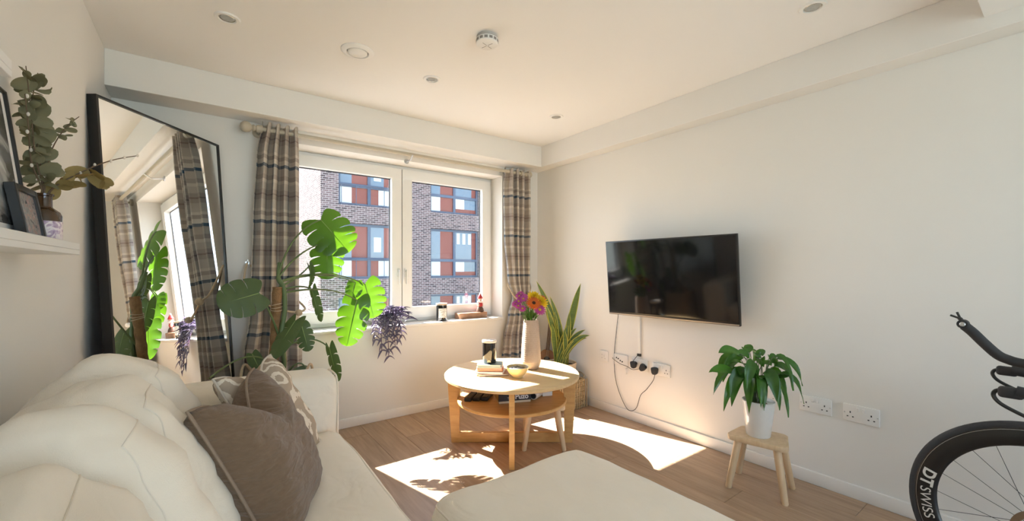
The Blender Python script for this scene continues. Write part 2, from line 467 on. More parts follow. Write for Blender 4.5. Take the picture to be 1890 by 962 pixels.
def far_window(c, r_, style):
    x0, x1 = c; z0, z1 = r_; y = by0+.16
    w = (x1-x0)
    f = B()
    t = .10
    f.box(x0, x1, y, y+.12, z0, z0+t); f.box(x0, x1, y, y+.12, z1-t, z1); f.box(x0, x0+t, y, y+.12, z0+t, z1-t); f.box(x1-t, x1, y, y+.12, z0+t, z1-t)
    xm = x0+w*.5; zm = z0+(z1-z0)*.36
    f.box(xm-.06, xm+.06, y, y+.12, z0+t, z1-t); f.box(x0+t, x1-t, y+.001, y+.119, zm-.06, zm+.06)
    fo = f.obj('window_frame', mBlueF, bld, smooth=False)
    q = (xm-.06-x0-t)*.42
    def pane(a, b_, c0, c1, m, n): B().box(a, b_, y+.05, y+.07, c0, c1).obj(n, m, fo, smooth=False)
    lo, mi, hi = z0+t, zm, z1-t
    pane(x0+t, x0+t+q, mi+.06, hi, mFarG, 'pane'); pane(x0+t+q, xm-.06, mi+.06, hi, mRed, 'panel')
    pane(x0+t, x0+t+q, lo, mi-.06, mBlind, 'pane'); pane(x0+t+q, xm-.06, lo, mi-.06, mRed, 'panel')
    if style == 0:
        pane(xm+.06, x1-t-.22, mi+.06, hi, mFarG, 'pane'); pane(x1-t-.22, x1-t, mi+.06, hi, mRed, 'panel')
        pane(xm+.06, x1-t, lo, lo+.18, mRed, 'panel'); pane(xm+.06, xm+.55, lo+.18, mi-.06, mBlind, 'pane'); pane(xm+.55, x1-t, lo+.18, mi-.06, mFarG, 'pane')
        k = B()
        for j in range(3): k.box(xm+.14+j*.3, xm+.3+j*.3, y+.035, y+.05, hi-.55, hi-.05)
        k.obj('blind', mBlind, fo, smooth=False)
    else:
        pane(xm+.06, x1-t-.5, mi+.06, hi, mFarG, 'pane'); pane(x1-t-.5, x1-t, mi+.06, hi, mRed, 'panel')
        pane(xm+.06, xm+.4, lo, mi-.06, mRed, 'panel'); pane(xm+.4, x1-t, lo, mi-.06, mBlind, 'pane')
        k = B(); k.box(xm+.2, xm+.5, y+.035, y+.05, mi+.3, mi+.9); k.obj('blind', mBlind, fo, smooth=False)
        rb = B(); rb.tube([(x0+.02, by0-.02, zm+.02), (x1-.02, by0-.02, zm+.02)], .03, 6)
        for j in range(5):
            xx = x0+.1+j*(w-.2)/4; rb.tube([(xx, by0-.02, z0), (xx, by0-.02, zm+.02)], .014, 5)
        rb.obj('balcony_rail', mBlueF, fo)
for i, c in enumerate(cols):
    for r_ in rows: far_window(c, r_, (i+1) % 2)

# ------------------------------------------------------------------ soft shapes
def soft_block(sx, sy, sz, r, n=14, puff=(0, 0, 0), fn=None):
    """rounded, puffed block centred on the origin; returns a B"""
    bm = bmesh.new(); bmesh.ops.create_cube(bm, size=2)
    bmesh.ops.subdivide_edges(bm, edges=bm.edges[:], cuts=n, use_grid_fill=True)
    h = V3((sx/2, sy/2, sz/2))
    def mapc(c):
        # crowd vertices towards the edges
        q = V3([math.copysign(1-(1-abs(k))**1.35, k)*1.0 if abs(k) < 1 else k for k in c])
        p = V3((q.x*h.x, q.y*h.y, q.z*h.z))
        cl = V3([max(-(hh-r), min(hh-r, pp)) for pp, hh in zip(p, h)])
        d = p-cl
        if d.length > 1e-7: p = cl+d.normalized()*min(r, max(abs(d.x), abs(d.y), abs(d.z)))
        u, v_, w = p.x/h.x, p.y/h.y, p.z/h.z
        k = lambda a, b_: max(0, 1-a*a)*max(0, 1-b_*b_)
        p = p+V3((puff[0]*u*k(v_, w), puff[1]*v_*k(u, w), puff[2]*w*k(u, v_)))
        if fn: p = fn(p, u, v_, w)
        return p
    for v in bm.verts: v.co = mapc(v.co.copy())
    bb = B().bm(bm)
    m_ = 24; sq = []
    for k in range(m_): sq.append((-1+2*k/m_, -1))
    for k in range(m_): sq.append((1, -1+2*k/m_))
    for k in range(m_): sq.append((1-2*k/m_, 1))
    for k in range(m_): sq.append((-1, 1-2*k/m_))
    bb.seam = [mapc(V3((x, y, 1))) for x, y in sq]          # welted edge round the top panel
    bb.seam_front = [mapc(V3((1, x, y))) for x, y in sq]    # round the front panel
    return bb

def wr(p, s, a, seed=0, st=(1, 1, 1)):
    return a*noise.noise(V3((p.x*s*st[0]+seed*7.3, p.y*s*st[1]-seed*3.1, p.z*s*st[2]+seed*1.7)))

def rrect(x0, x1, y0, y1, r, z, n=6):
    P = []
    for cx, cy, a0 in ((x1-r, y1-r, 0), (x0+r, y1-r, PI/2), (x0+r, y0+r, PI), (x1-r, y0+r, 1.5*PI)):
        for i in range(n+1):
            a = a0+PI/2*i/n; P.append((cx+r*math.cos(a), cy+r*math.sin(a), z))
    return P

# ------------------------------------------------------------------ sofa
SZ = .42
sofa = thing('sofa', 'cream cotton sofa standing against the left wall', 'sofa', (.05, 1.0, 0))
B().box(-.40, .49, -.55, 2.34, .06, .25, .02, 3).obj('base', mSofa, sofa)
soft_block(.04, 2.64, .54, .018, 8).xf(Matrix.Translation((-.391, .78, .345))).obj('backrest', mSofa, sofa)
def armfn(p, u, v, w):
    return p+V3((0, wr(p, 5, .012, 3), wr(p, 4, .008, 5)))
arm = soft_block(.925, .235, .60, .045, 14, (.012, .02, .012), armfn).xf(Matrix.Translation((.06, 2.225, .36))).obj('armrest', mSofa, sofa)
pth = [(.515, 2.122, .08)]+[(.518, 2.122, z) for z in (.2, .4, .58)]+[(.517, 2.135, .635), (.515, 2.17, .652), (.515, 2.27, .652), (.517, 2.315, .635), (.518, 2.33, .58), (.518, 2.33, .2), (.515, 2.33, .08)]
B().tube(catmull(pth, 4), .0045, 6).obj('piping', mPipe, arm)
def seatfn(seed):
    def f(p, u, v, w):
        e = max(0, abs(v)-.6)
        return p+V3((0, 0, wr(p, 5, .014, seed) + (wr(p, 18, .006, seed, (1, .4, 1)) if w > .3 else 0)))
    return f
for i, (y0, y1) in enumerate(((1.125, 2.105), (.13, 1.115), (-.55, .12))):
    sb_ = soft_block(.76, y1-y0, .185, .07, 16, (.022, .0, .012), seatfn(i))
    s_ = sb_.xf(Matrix.Translation((.14, (y0+y1)/2, .325))).obj('seat_cushion', mSofa, sofa)
    B().tube([V3(q)+V3((.14, (y0+y1)/2, .325)) for q in sb_.seam], .0035, 6, closed=True).obj('piping', mPipe, s_)
for x_ in (-.34, .43):
    for y_ in (-.48, 2.27): B().lathe([(.025, 0), (.03, .06)], 12, (x_, y_, 0)).obj('foot', mBlack, sofa)

# loose back cushions: reclined, puffy blocks in a row
def back_cushion(yc, ly, top, xf_top, seed, shear, label, lx=.26, dent=0):
    h = top-(SZ-.005)
    def fn(p, u, v, w):
        t = (w+1)/2
        fr = (u+1)/2                                   # 0 wall side, 1 front
        x = p.x + fr*(1-t)*.20
        y = p.y + shear*p.x
        z = p.z - .05*max(0, -u)*max(0, w)**2
        z += wr(p, 4.5, .022, seed)*max(0, w+.3)
        z += wr(p, 11, .015, seed+2, (1.8, .45, 1))*max(0, w+.2)
        x += wr(p, 5, .02, seed+4)*fr + wr(p, 14, .016, seed+5, (1, .5, 1.3))*fr
        if dent: z -= dent*math.exp(-((p.x+.02)/.06)**2-((p.y-ly*.15)/.2)**2)*max(0, w)
        return V3((x, y, z))
    bb = soft_block(lx, ly, h, .085, 18, (.015, .008, .035), fn)
    T = Matrix.Translation((xf_top-lx/2, yc, SZ+.002+h/2))
    o = bb.xf(T).obj('back_cushion', mSofa)
    tag(o, label, 'cushion', 'back cushions of the sofa')
    B().tube([T @ q for q in bb.seam_front], .002, 6, closed=True).obj('piping', mPipe, o)
    return o
back_cushion(1.615, .315, .878, -.105, 1, .5, 'cream back cushion standing closest to the sofa arm')
back_cushion(1.295, .285, .872, -.095, 2, .5, 'cream back cushion, second along from the sofa arm')
back_cushion(1.025, .215, .870, -.10, 3, .5, 'cream back cushion, third along from the sofa arm')
back_cushion(.580, .62, .872, -.125, 4, .5, 'wide slumped cream back cushion with a dent, furthest from the sofa arm', dent=.02)

# scatter cushions: plump, with a chop in the top edge
def scatter(name, label, A, Bc, up, w, h, t, mat, mpipe, chop, seed, zfloor):
    A = V3(A); Bc = V3(Bc); wd = (Bc-A).normalized(); up = V3(up).normalized()
    nn = wd.cross(up).normalized(); up = nn.cross(wd).normalized()
    mid = (A+Bc)/2
    org = mid-up*(h/2)
    N_ = 30
    def pos(i, k, side):
        u = -1+2*i/N_; v = -1+2*k/N_
        pin = .06
        x = u*w/2*(1-pin*(1-v*v)); z = v*h/2*(1-pin*(1-u*u))
        th = t/2*(max(0, 1-u**4)**.55)*(max(0, 1-v**4)**.55)
        z_ = z; ch = chop*math.exp(-(u/.38)**2)*max(0, (v+.1)/1.1)**1.5
        z_ -= ch
        th *= 1+1.2*ch
        yy = side*(th+.012*(1-u*u)*(1-v*v)*0)
        q = V3((x, yy, z))
        d = wr(q, 9, .010, seed, (1, 1, 2.2))+wr(q, 22, .005, seed+1, (.7, 1, 2))
        yy += side*d*min(1, th/.02)
        P = org+wd*x+up*z_+nn*yy
        P.z = max(P.z, zfloor)
        return P
    V = []; F = []; idx = {}
    for side in (1, -1):
        for i in range(N_+1):
            for k in range(N_+1):
                edge = i in (0, N_) or k in (0, N_)
                key = (i, k, 0 if edge else side)
                if key not in idx: idx[key] = len(V); V.append(pos(i, k, side if not edge else 0))
    def g(i, k, s): return idx[(i, k, 0 if (i in (0, N_) or k in (0, N_)) else s)]
    for s in (1, -1):
        for i in range(N_):
            for k in range(N_): F.append((g(i, k, s), g(i+1, k, s), g(i+1, k+1, s), g(i, k+1, s)))
    o = B().add(V, F).obj(name, mat, angle=80)
    tag(o, label, 'cushion')
    ring = [(i, 0) for i in range(N_)]+[(N_, k) for k in range(N_)]+[(i, N_) for i in range(N_, 0, -1)]+[(0, k) for k in range(N_, 0, -1)]
    B().tube([V[g(i, k, 1)] for i, k in ring], .0045, 6, closed=True).obj('piping', mpipe, o)
    return o

def ikat(name):
    m, nt, p = nodes(name); N = nt.nodes; L = nt.links
    tc = N.new('ShaderNodeTexCoord')
    nz = N.new('ShaderNodeTexNoise'); nz.inputs['Scale'].default_value = 60; L.new(tc.outputs['Object'], nz.inputs['Vector'])
    ad = N.new('ShaderNodeVectorMath'); ad.operation = 'MULTIPLY_ADD'; ad.inputs[1].default_value = (.02, .02, .02)
    L.new(nz.outputs['Color'], ad.inputs[0]); L.new(tc.outputs['Object'], ad.inputs[2])
    vo = N.new('ShaderNodeTexVoronoi'); vo.inputs['Scale'].default_value = 8.5; vo.inputs['Randomness'].default_value = .35
    L.new(ad.outputs[0], vo.inputs['Vector'])
    a, d = (.42, .34, .26), (.74, .67, .57)
    cr = ramp_const(N, [(0, a), (.16, d), (.30, a), (.56, d), (.66, a)]); L.new(vo.outputs['Distance'], cr.inputs[0])
    L.new(cr.outputs[0], p.inputs['Base Color']); p.inputs['Roughness'].default_value = .95; p.inputs['Specular IOR Level'].default_value = .1
    return m
mIkat = ikat('ikat_cloth')
UPV = (-.30, .30, .80)
scatter('scatter_cushion', 'brown linen scatter cushion with a chopped top on the sofa', (-.025, 1.345, .805), (.135, 1.745, .805), UPV, .48, .48, .20, mLinen, mLinenP, .13, 1, SZ+.012)
scatter('scatter_cushion', 'beige ikat patterned scatter cushion leaning by the sofa arm', (.035, 1.735, .795), (.215, 2.02, .80), UPV, .38, .44, .14, mIkat, M('ikat_piping', (.62, .55, .46), .9), .10, 4, SZ+.012)

# ------------------------------------------------------------------ ottoman
ott = thing('ottoman', 'large cream cotton ottoman with a domed top in front of the sofa', 'ottoman', (.92, .80, 0))
ox0, ox1, oy0, oy1 = .572, 1.288, .30, 1.275
B().box(ox0+.02, ox1-.02, oy0+.02, oy1-.02, .05, .26, .02, 3).obj('base', mSofa, ott)
mOtt = mSofa
def ofn(p, u, v, w): return p+V3((0, 0, (wr(p, 4, .012, 9)+wr(p, 12, .004, 8))*(1 if w > .2 else 0)))
ob_ = soft_block(ox1-ox0, oy1-oy0, .19, .085, 18, (.01, .01, .035), ofn)
top = ob_.xf(Matrix.Translation(((ox0+ox1)/2, (oy0+oy1)/2, .335))).obj('top_cushion', mSofa, ott)
B().tube([V3(q)+V3(((ox0+ox1)/2, (oy0+oy1)/2, .335)) for q in ob_.seam], .0035, 6, closed=True).obj('piping', mPipe, top)
for x_ in (ox0+.08, ox1-.08):
    for y_ in (oy0+.08, oy1-.08): B().lathe([(.022, 0), (.027, .05)], 12, (x_, y_, 0)).obj('foot', mBlack, ott)

# ------------------------------------------------------------------ leaning mirror
mm_w, mm_h, a_, t_ = .7635, 1.936, .92683, .06791
md = V3((math.cos(a_), math.sin(a_), 0)); mn = V3((math.sin(a_), -math.cos(a_), 0)); mup = V3((0, 0, 1))*math.cos(t_)-mn*math.sin(t_)
mb = V3((-.278, 2.491, .003))
MM = Matrix(((md.x, -mn.x, mup.x, mb.x), (md.y, -mn.y, mup.y, mb.y), (md.z, -mn.z, mup.z, mb.z), (0, 0, 0, 1)))
mir = thing('floor_mirror', 'tall black framed mirror leaning across the corner of the room', 'mirror', mb)
fb = B(); e = .010; dp = .045
fb.box(0, e, 0, dp, 0, mm_h); fb.box(mm_w-e, mm_w, 0, dp, 0, mm_h); fb.box(e, mm_w-e, 0, dp, 0, e); fb.box(e, mm_w-e, 0, dp, mm_h-e, mm_h)
fb.box(e, mm_w-e, dp-.008, dp, e, mm_h-e)
fb.xf(MM).obj('frame', mBlack, mir, smooth=False)
m_, nt_, p_ = nodes('mirror_silver'); p_.inputs['Metallic'].default_value = 1; p_.inputs['Roughness'].default_value = 0.0; p_.inputs['Base Color'].default_value = (.93, .95, .94, 1)
B().box(e, mm_w-e, .006, .012, e, mm_h-e).xf(MM).obj('mirror_glass', m_, mir, smooth=False)

# ------------------------------------------------------------------ curtain pole and curtains
PY, PZ = 3.10, 2.055
pole = thing('curtain_pole', 'cream wooden curtain pole with ball finials above the window', 'curtain pole', (1.33, PY, PZ))
B().tube([(.25, PY, PZ), (2.44, PY, PZ)], .014, 16).obj('rod', mPole, pole)
for sx, xe in ((-1, .25), (1, 2.43)):
    prof = [(.0, -.072*1), (.018, -.068), (.030, -.055), (.034, -.04), (.030, -.022), (.016, -.008), (.018, -.004), (.022, .002), (.018, .008), (.014, .014), (.02, .02), (.021, .03), (.014, .036)]
    f_ = B().lathe([(r_, z_*1.0) for r_, z_ in prof], 20, (0, 0, 0), 'X')
    if sx > 0: f_.xf(Matrix.Scale(-1, 4, (1, 0, 0)))
    f_.xf(Matrix.Translation((xe, PY, PZ))).obj('finial', mPole, pole)
for xe in (.285, 2.385):
    k = B(); k.tube([(xe, PY, PZ-.002), (xe, YW-.02, PZ-.002)], .011, 12); k.lathe([(.024, -.016), (.024, .016)], 18, (xe, PY, PZ), 'X'); k.lathe([(.028, -.02), (.032, -.012), (.032, 0)], 18, (xe, YW, PZ), 'Y')
    k.obj('bracket', mPole, pole)
k = B(); k.tube(catmull([(1.305, YW, PZ-.03), (1.305, PY+.03, PZ-.035), (1.305, PY, PZ-.018), (1.305, PY-.02, PZ-.005)], 5), .006, 8); k.lathe([(.02, -.008), (.02, 0)], 14, (1.305, YW, PZ-.03), 'Y')
k.obj('hook', mSteel, pole)

def interp(tab, z):
    for (z0, *a), (z1, *b_) in zip(tab, tab[1:]):
        if z <= z0 and z >= z1:
            t = (z0-z)/(z0-z1); t = t*t*(3-2*t)
            return [p*(1-t)+q*t for p, q in zip(a, b_)]
    return list(tab[-1][1:]) if z < tab[-1][0] else list(tab[0][1:])

def curtain(label, tab, folds, cloth_w, seed):
    """tab rows: z, x left, x right, y centre, fold depth"""
    NU, NV = folds*14, 64
    V = []; F = []; uvs = []
    zt, zb = tab[0][0], tab[-1][0]
    for k in range(NV+1):
        z = zt+(zb-zt)*k/NV
        x0, x1, yc, dp_ = interp(tab, z)
        for i in range(NU+1):
            u = i/NU
            ph = 2*PI*folds*u+.5*noise.noise(V3((u*3, z*.8, seed)))
            x = x0+(x1-x0)*(u+.028*math.sin(2*ph+seed)/folds*3)
            y = yc+dp_*math.sin(ph)*(1+.35*noise.noise(V3((u*5, z*1.3, seed+4))))+.012*noise.noise(V3((u*2, z*2, seed+9)))
            zz = z + (.012*math.cos(ph) if k == 0 else 0)
            V.append((x, y, zz)); uvs.append((u*cloth_w, z))
    for k in range(NV):
        for i in range(NU):
            a = k*(NU+1)+i; F.append((a, a+1, a+NU+2, a+NU+1))
    me = B().add(V, F).mesh('curtain', True, 180, recalc=False)
    uvl = me.uv_layers.new(name='UVMap')
    for lp in me.loops: uvl.data[lp.index].uv = uvs[lp.vertex_index]
    me.materials.append(mPlaid)
    o = bpy.data.objects.new('curtain', me); link(o)
    sm = o.modifiers.new('thickness', 'SOLIDIFY'); sm.thickness = .0025
    return tag(o, label, 'curtain', 'plaid curtains at the window')

curtain('plaid curtain tied back behind the monstera plant', [(2.095, .295, .500, PY, .030), (1.9, .265, .505, PY, .038), (1.5, .245, .505, PY, .040), (1.1, .235, .505, PY, .036), (.88, .225, .505, PY-.005, .030), (.6, .19, .52, PY-.01, .036), (.34, .165, .525, PY-.01, .042)], 4, 1.15, 1.0)
curtain('plaid curtain tied back in the room corner by the television wall', [(2.085, 2.205, 2.475, PY, .030), (1.9, 2.195, 2.475, PY, .036), (1.5, 2.20, 2.475, PY, .038), (1.1, 2.235, 2.475, PY, .030), (.90, 2.28, 2.47, PY, .022), (.75, 2.235, 2.48, PY, .028), (.5, 2.185, 2.49, PY, .036), (.33, 2.165, 2.50, PY, .042)], 4, 1.15, 2.0)

# rope tie-backs
def tieback(label, pts, balls, hook, kmat=None):
    kmat = kmat or mRope
    t = thing('curtain_tieback', label, 'tie-back', hook, group=None)
    P = catmull(pts, 8)
    B().tube(P, .0065, 8).obj('rope', mRope, t)
    for c, r_ in balls: B().ball(c, r_, 14, 10).obj('knot', kmat, t)
    k = B(); k.lathe([(.012, -.004), (.012, 0)], 12, hook, 'Y'); k.tube(catmull([hook, V3(hook)+V3((0, -.03, 0)), V3(hook)+V3((0, -.035, .02))], 4), .003, 6); k.obj('wall_hook', mSteel, t)
tieback('jute rope tie-back round the curtain behind the monstera', [(.222, 3.175, 1.20), (.205, 3.13, 1.12), (.20, 3.07, 1.02), (.235, 3.035, .985), (.36, 3.03, .92), (.47, 3.035, .885), (.535, 3.07, .89), (.545, 3.12, .91), (.50, 3.16, .96), (.36, 3.17, 1.06), (.24, 3.172, 1.19)], [((.232, 3.025, .985), .024), ((.50, 3.03, .88), .022)], (.226, 3.207, 1.205))
tieback('white ball tie-back round the curtain in the room corner', [(2.50, 3.175, 1.10), (2.49, 3.10, 1.0), (2.44, 3.065, .93), (2.36, 3.06, .895), (2.29, 3.06, .90), (2.25, 3.09, .97), (2.26, 3.14, 1.03), (2.36, 3.165, 1.06), (2.49, 3.178, 1.095)], [((2.315, 3.045, .895), .022)], (2.50, 3.207, 1.105), M('white_painted_ball', (.8, .77, .72), .6))

# ------------------------------------------------------------------ coffee table
TC = V3((1.675, 2.285, 0)); YAW = math.radians(36.26)
tab = thing('coffee_table', 'round oak coffee table with a lower shelf', 'table', TC, (0, 0, -YAW))
B().lathe([(0, .447), (.440, .447), (.449, .452), (.450, .466), (.446, .470), (0, .470)], 72).obj('table_top', mOakTop, tab, True)
B().lathe([(0, .285), (.362, .285), (.366, .289), (.366, .301), (.362, .305), (0, .305)], 64).obj('shelf', mOak, tab, True)
for q in range(4):
    lg = B()
    V = [(.405, -.016, 0), (.355, -.016, 0), (.355, -.016, .07), (.345, -.016, .447), (.432, -.016, .447), (.428, -.016, .36)]
    n_ = len(V); V2 = [(x, .016, z) for x, y, z in V]
    F = [tuple(range(n_)), tuple(reversed(range(n_, 2*n_)))]+[(i, i+n_, (i+1) % n_+n_, (i+1) % n_) for i in range(n_)]
    lg.add(V+V2, F).xf(Matrix.Rotation(q*PI/2, 4, 'Z')).obj('leg', mOak, tab, True, smooth=False)
B().box(-.357, .357, -.015, .015, .001, .066, .002, 1).obj('stretcher', mOak, tab, True)
B().box(-.0149, .0149, -.357, .357, .0015, .0655, .002, 1).obj('stretcher', mOak, tab, True)

# ------------------------------------------------------------------ stools
def stool(label, loc, rz):
    t = thing('stool', label, 'stool', loc, (0, 0, rz), 'small beech stools')
    poly = []
    hw1, hw0, d = .140, .115, .105; r_ = .035
    cs = [(hw1-r_, -d+r_, -90), (hw0-r_, d-r_, 0), (-hw0+r_, d-r_, 90), (-hw1+r_, -d+r_, 180)]
    for cx, cy, a0 in cs:
        for i in range(7):
            a = math.radians(a0+i*15); poly.append((cx+r_*math.cos(a), cy+r_*math.sin(a)))
    B().prism(poly, .252, .28, .005).obj('seat', mBeech, t, True)
    for sx in (-1, 1):
        for y_, k_ in ((-.07, -.035), (.07, .03)):
            B().tube([(sx*.128, y_+k_, 0), (sx*.128, y_+k_, .004), (sx*.088, y_, .256)], [.014, .016, .019], 14).obj('leg', mBeech, t, True)
    return t
stool('small beech stool carrying the white plant pot', (2.385, 1.02, 0), -math.radians(78))
stool('small beech stool pushed under the coffee table', (1.82, 2.135, 0), -YAW)

# ------------------------------------------------------------------ ceiling fittings
mLampIn = M('chrome_lamp', (.55, .53, .48), .25, .05, 30, metal=1)
mLens = M('lamp_lens', (.4, .4, .38), .15, .2, 60)
def downlight(label, x, y):
    t = thing('downlight', label, 'downlight', (x, y, ZC), group='recessed ceiling downlights')
    B().lathe([(.034, -.001), (.036, -.006), (.048, -.006), (.052, -.001), (.052, 0)], 36, cap=False).obj('bezel', mTrim, t, True)
    B().lathe([(.034, -.001), (.030, -.004), (.026, -.003), (.026, 0)], 32, cap=False).obj('tilt_ring', mLampIn, t, True)
    B().lathe([(0, -.002), (.012, -.002), (.020, -.0035), (.0255, -.003)], 28, cap=False).obj('lamp', mLens, t, True)
downlight('recessed downlight in the ceiling above the leaning mirror', .086, 2.315)
downlight('recessed downlight between the round vent and the smoke alarm', 1.108, 2.328)
downlight('recessed downlight in the ceiling corner over the coffee table', 2.132, 2.345)
downlight('recessed downlight in the ceiling above the potted plant stool', 2.148, .703)
t = thing('ceiling_vent', 'round white ventilation valve in the ceiling', 'vent', (.651, 2.259, ZC))
B().lathe([(.053, -.004), (.057, -.012), (.075, -.010), (.083, -.003), (.083, 0)], 40, cap=False).obj('rim', mTrim, t, True)
B().lathe([(.0, -.018), (.040, -.017), (.048, -.012), (.050, -.004), (.05, 0)], 36, cap=False).obj('disc', mTrim, t, True)
B().lathe([(.049, -.0015), (.055, -.0015)], 36, cap=False).obj('slot', mBlack, t, True)
t = thing('smoke_alarm', 'white round smoke alarm on the ceiling', 'smoke alarm', (1.127, 1.744, ZC))
B().lathe([(.052, 0), (.052, -.010), (.048, -.012)], 36, cap=False).obj('base', M('alarm_base', (.5, .46, .42), .5), t, True)
B().lathe([(.048, -.010), (.054, -.014), (.054, -.036), (.047, -.042), (0, -.044)], 36, cap=False).obj('body', mPlastic, t, True)
mSlot = M('alarm_slot', (.28, .25, .23), .7)
for i in range(14):
    a = 2*PI*i/14
    B().box(.0525, .0548, -.008, .008, -.031, -.019).xf(Matrix.Rotation(a, 4, 'Z')).obj('slot', mSlot, t, True, smooth=False)
for q in range(4):
    B().box(.004, .034, -.0007, .0007, -.0449, -.0436).xf(Matrix.Rotation(q*PI/2+.3, 4, 'Z')).obj('groove', mSlot, t, True, smooth=False)

# ------------------------------------------------------------------ picture ledges on the left wall
def ledge(label, y0, y1, z):
    t = thing('picture_ledge', label, 'shelf', (XL, (y0+y1)/2, z), group=None)
    B().box(XL, XL+.118, y0, y1, z, z+.014, .001, 1).obj('board', mTrim, t)
    B().box(XL+.104, XL+.118, y0, y1, z+.0141, z+.034, .001, 1).obj('lip', mTrim, t)
    B().box(XL, XL+.012, y0, y1, z+.0141, z+.07, .001, 1).obj('back_rail', mTrim, t)
ledge('white picture ledge holding the frames and the brown bottle', .55, 1.775, 1.204)
ledge('upper white picture ledge, higher on the left wall', .0, 1.225, 1.530)
LZ = 1.2185
def frame(name, label, y0, y1, xb, xt, h, bar, dep, mprint, mount=None):
    """leaning frame facing +X, bottom front at xb, top front at xt"""
    a = math.atan2(xb-xt, h)
    Mx = Matrix.Translation((xb, (y0+y1)/2, LZ+.001+dep*math.sin(abs(a)))) @ Matrix.Rotation(-a, 4, 'Y')
    w = y1-y0
    t = thing(name, label, 'picture frame', (xb, (y0+y1)/2, LZ))
    f = B(); f.box(-dep, 0, -w/2, -w/2+bar, 0, h, .0015, 1); f.box(-dep, 0, w/2-bar, w/2, 0, h, .0015, 1); f.box(-dep, 0, -w/2+bar, w/2-bar, 0, bar, .0015, 1); f.box(-dep, 0, -w/2+bar, w/2-bar, h-bar, h, .0015, 1)
    f.box(-dep+.001, -dep+.004, -w/2+bar, w/2-bar, bar, h-bar)
    f.xf(Mx).obj('frame', mBlack, t)
    m = mount or 0
    if mount:
        B().box(-.0075, -.0065, -w/2+bar, w/2-bar, bar, h-bar).xf(Mx).obj('mount', M('white_mount', (.78, .77, .76), .6), t, smooth=False)
    B().box(-.0064, -.0058, -w/2+bar+m, w/2-bar-m, bar+m*1.5, h-bar-m*.5).xf(Mx).obj('print', mprint, t, smooth=False)
mBW = printmat('black_white_photo', [(.3, (.02, .02, .02)), (.45, (.08, .08, .08)), (.55, (.35, .35, .34)), (.7, (.75, .74, .72))], 9, 8)
mSmallPrint = printmat('small_print', [(.3, (.08, .075, .075)), (.5, (.30, .28, .27)), (.58, (.34, .20, .18)), (.7, (.45, .43, .42))], 60, 5)
frame('framed_photograph', 'large thin black frame with a black and white photograph on the ledge', 1.20, 1.535, -.338, -.383, .37, .008, .014, mBW, .022)
frame('framed_photograph', 'small thick black frame propped against the large photograph', 1.40, 1.553, -.3165, -.3385, .135, .015, .018, mSmallPrint)

# brown apothecary bottle
bc = (-.3505, 1.675, LZ+.001)
bt = thing('bottle', 'brown apothecary bottle with a pale lilac label on the ledge', 'bottle', bc)
m_, nt_, p_ = nodes('amber_glass'); p_.inputs['Base Color'].default_value = (.055, .026, .010, 1); p_.inputs['Roughness'].default_value = .06; p_.inputs['Coat Weight'].default_value = .5
R_ = .034
B().lathe([(.0, 0), (R_-.003, 0), (R_, .004), (R_, .088), (R_-.004, .098), (R_-.013, .106), (.0165, .110), (.0155, .114), (.0155, .140), (.019, .142), (.019, .147), (.0135, .147), (.0125, .12), (0, .118)], 36, bc).obj('glass', m_, bt)
lab = B(); V = []; F = []
for i in range(25):
    a = math.radians(-120+i*6.2)
    for z_ in (.012, .072): V.append((bc[0]+(R_+.0006)*math.cos(a), bc[1]+(R_+.0006)*math.sin(a), bc[2]+z_))
for i in range(24): F.append((2*i, 2*i+2, 2*i+3, 2*i+1))
mLab = printmat('lilac_label', [(.35, (.34, .24, .36)), (.48, (.55, .44, .55)), (.52, (.75, .68, .70)), (.7, (.80, .75, .74))], 70, 4, .6)
lab.add(V, F).obj('label', mLab, bt)

# dried eucalyptus and willow in the bottle
mEuc = M('dried_eucalyptus_leaf', (.20, .185, .11), .7, .3, 14, .2, 90, spec=.2, trans=.12)
mEuc2 = M('dried_gold_leaf', (.30, .215, .085), .7, .3, 14, .2, 90, spec=.2, trans=.12)
mStem = M('brown_twig', (.13, .085, .05), .8, .2, 40)
mBud = M('catkin_bud', (.70, .63, .55), .9, .1, 60)
def blade(p0, p1, p2, w, nrm, n=8, fold=.15, prof=None, cross=4, wave=0, seed=0):
    """leaf along a quadratic curve, width w, faces nrm; returns B"""
    P = bez(p0, p1, p2, n); nrm = V3(nrm)
    V = []; F = []
    for i, p in enumerate(P):
        t = i/n
        tg = (P[min(i+1, n)]-P[max(i-1, 0)]).normalized()
        s = tg.cross(nrm)
        s = s.normalized() if s.length > 1e-5 else tg.orthogonal().normalized()
        nn = s.cross(tg).normalized()
        ww = w*.5*(prof(t) if prof else math.sin(PI*min(1, max(0, t*.96+.02)))**.8)
        for k in range(-cross//2, cross//2+1):
            u = k/(cross/2)
            V.append(p+s*u*ww+nn*(abs(u)*ww*fold*2+(wave*math.sin(t*9+u*2+seed) if wave else 0)*abs(u)))
    m = cross+1
    for i in range(n):
        for k in range(cross): F.append((i*m+k, i*m+k+1, (i+1)*m+k+1, (i+1)*m+k))
    return B().add(V, F)
def leafobj(bb, name, mat, parent): return bb.obj(name, mat, parent, angle=180, recalc=False)
rnd = random.Random(3)
def rv(a=1): return V3((rnd.uniform(-a, a), rnd.uniform(-a, a), rnd.uniform(-a, a)))
mouth = V3(bc)+V3((0, 0, .145))
CAMP = V3((0, 0, 1.16))
def pxpt(p): return V3(p)
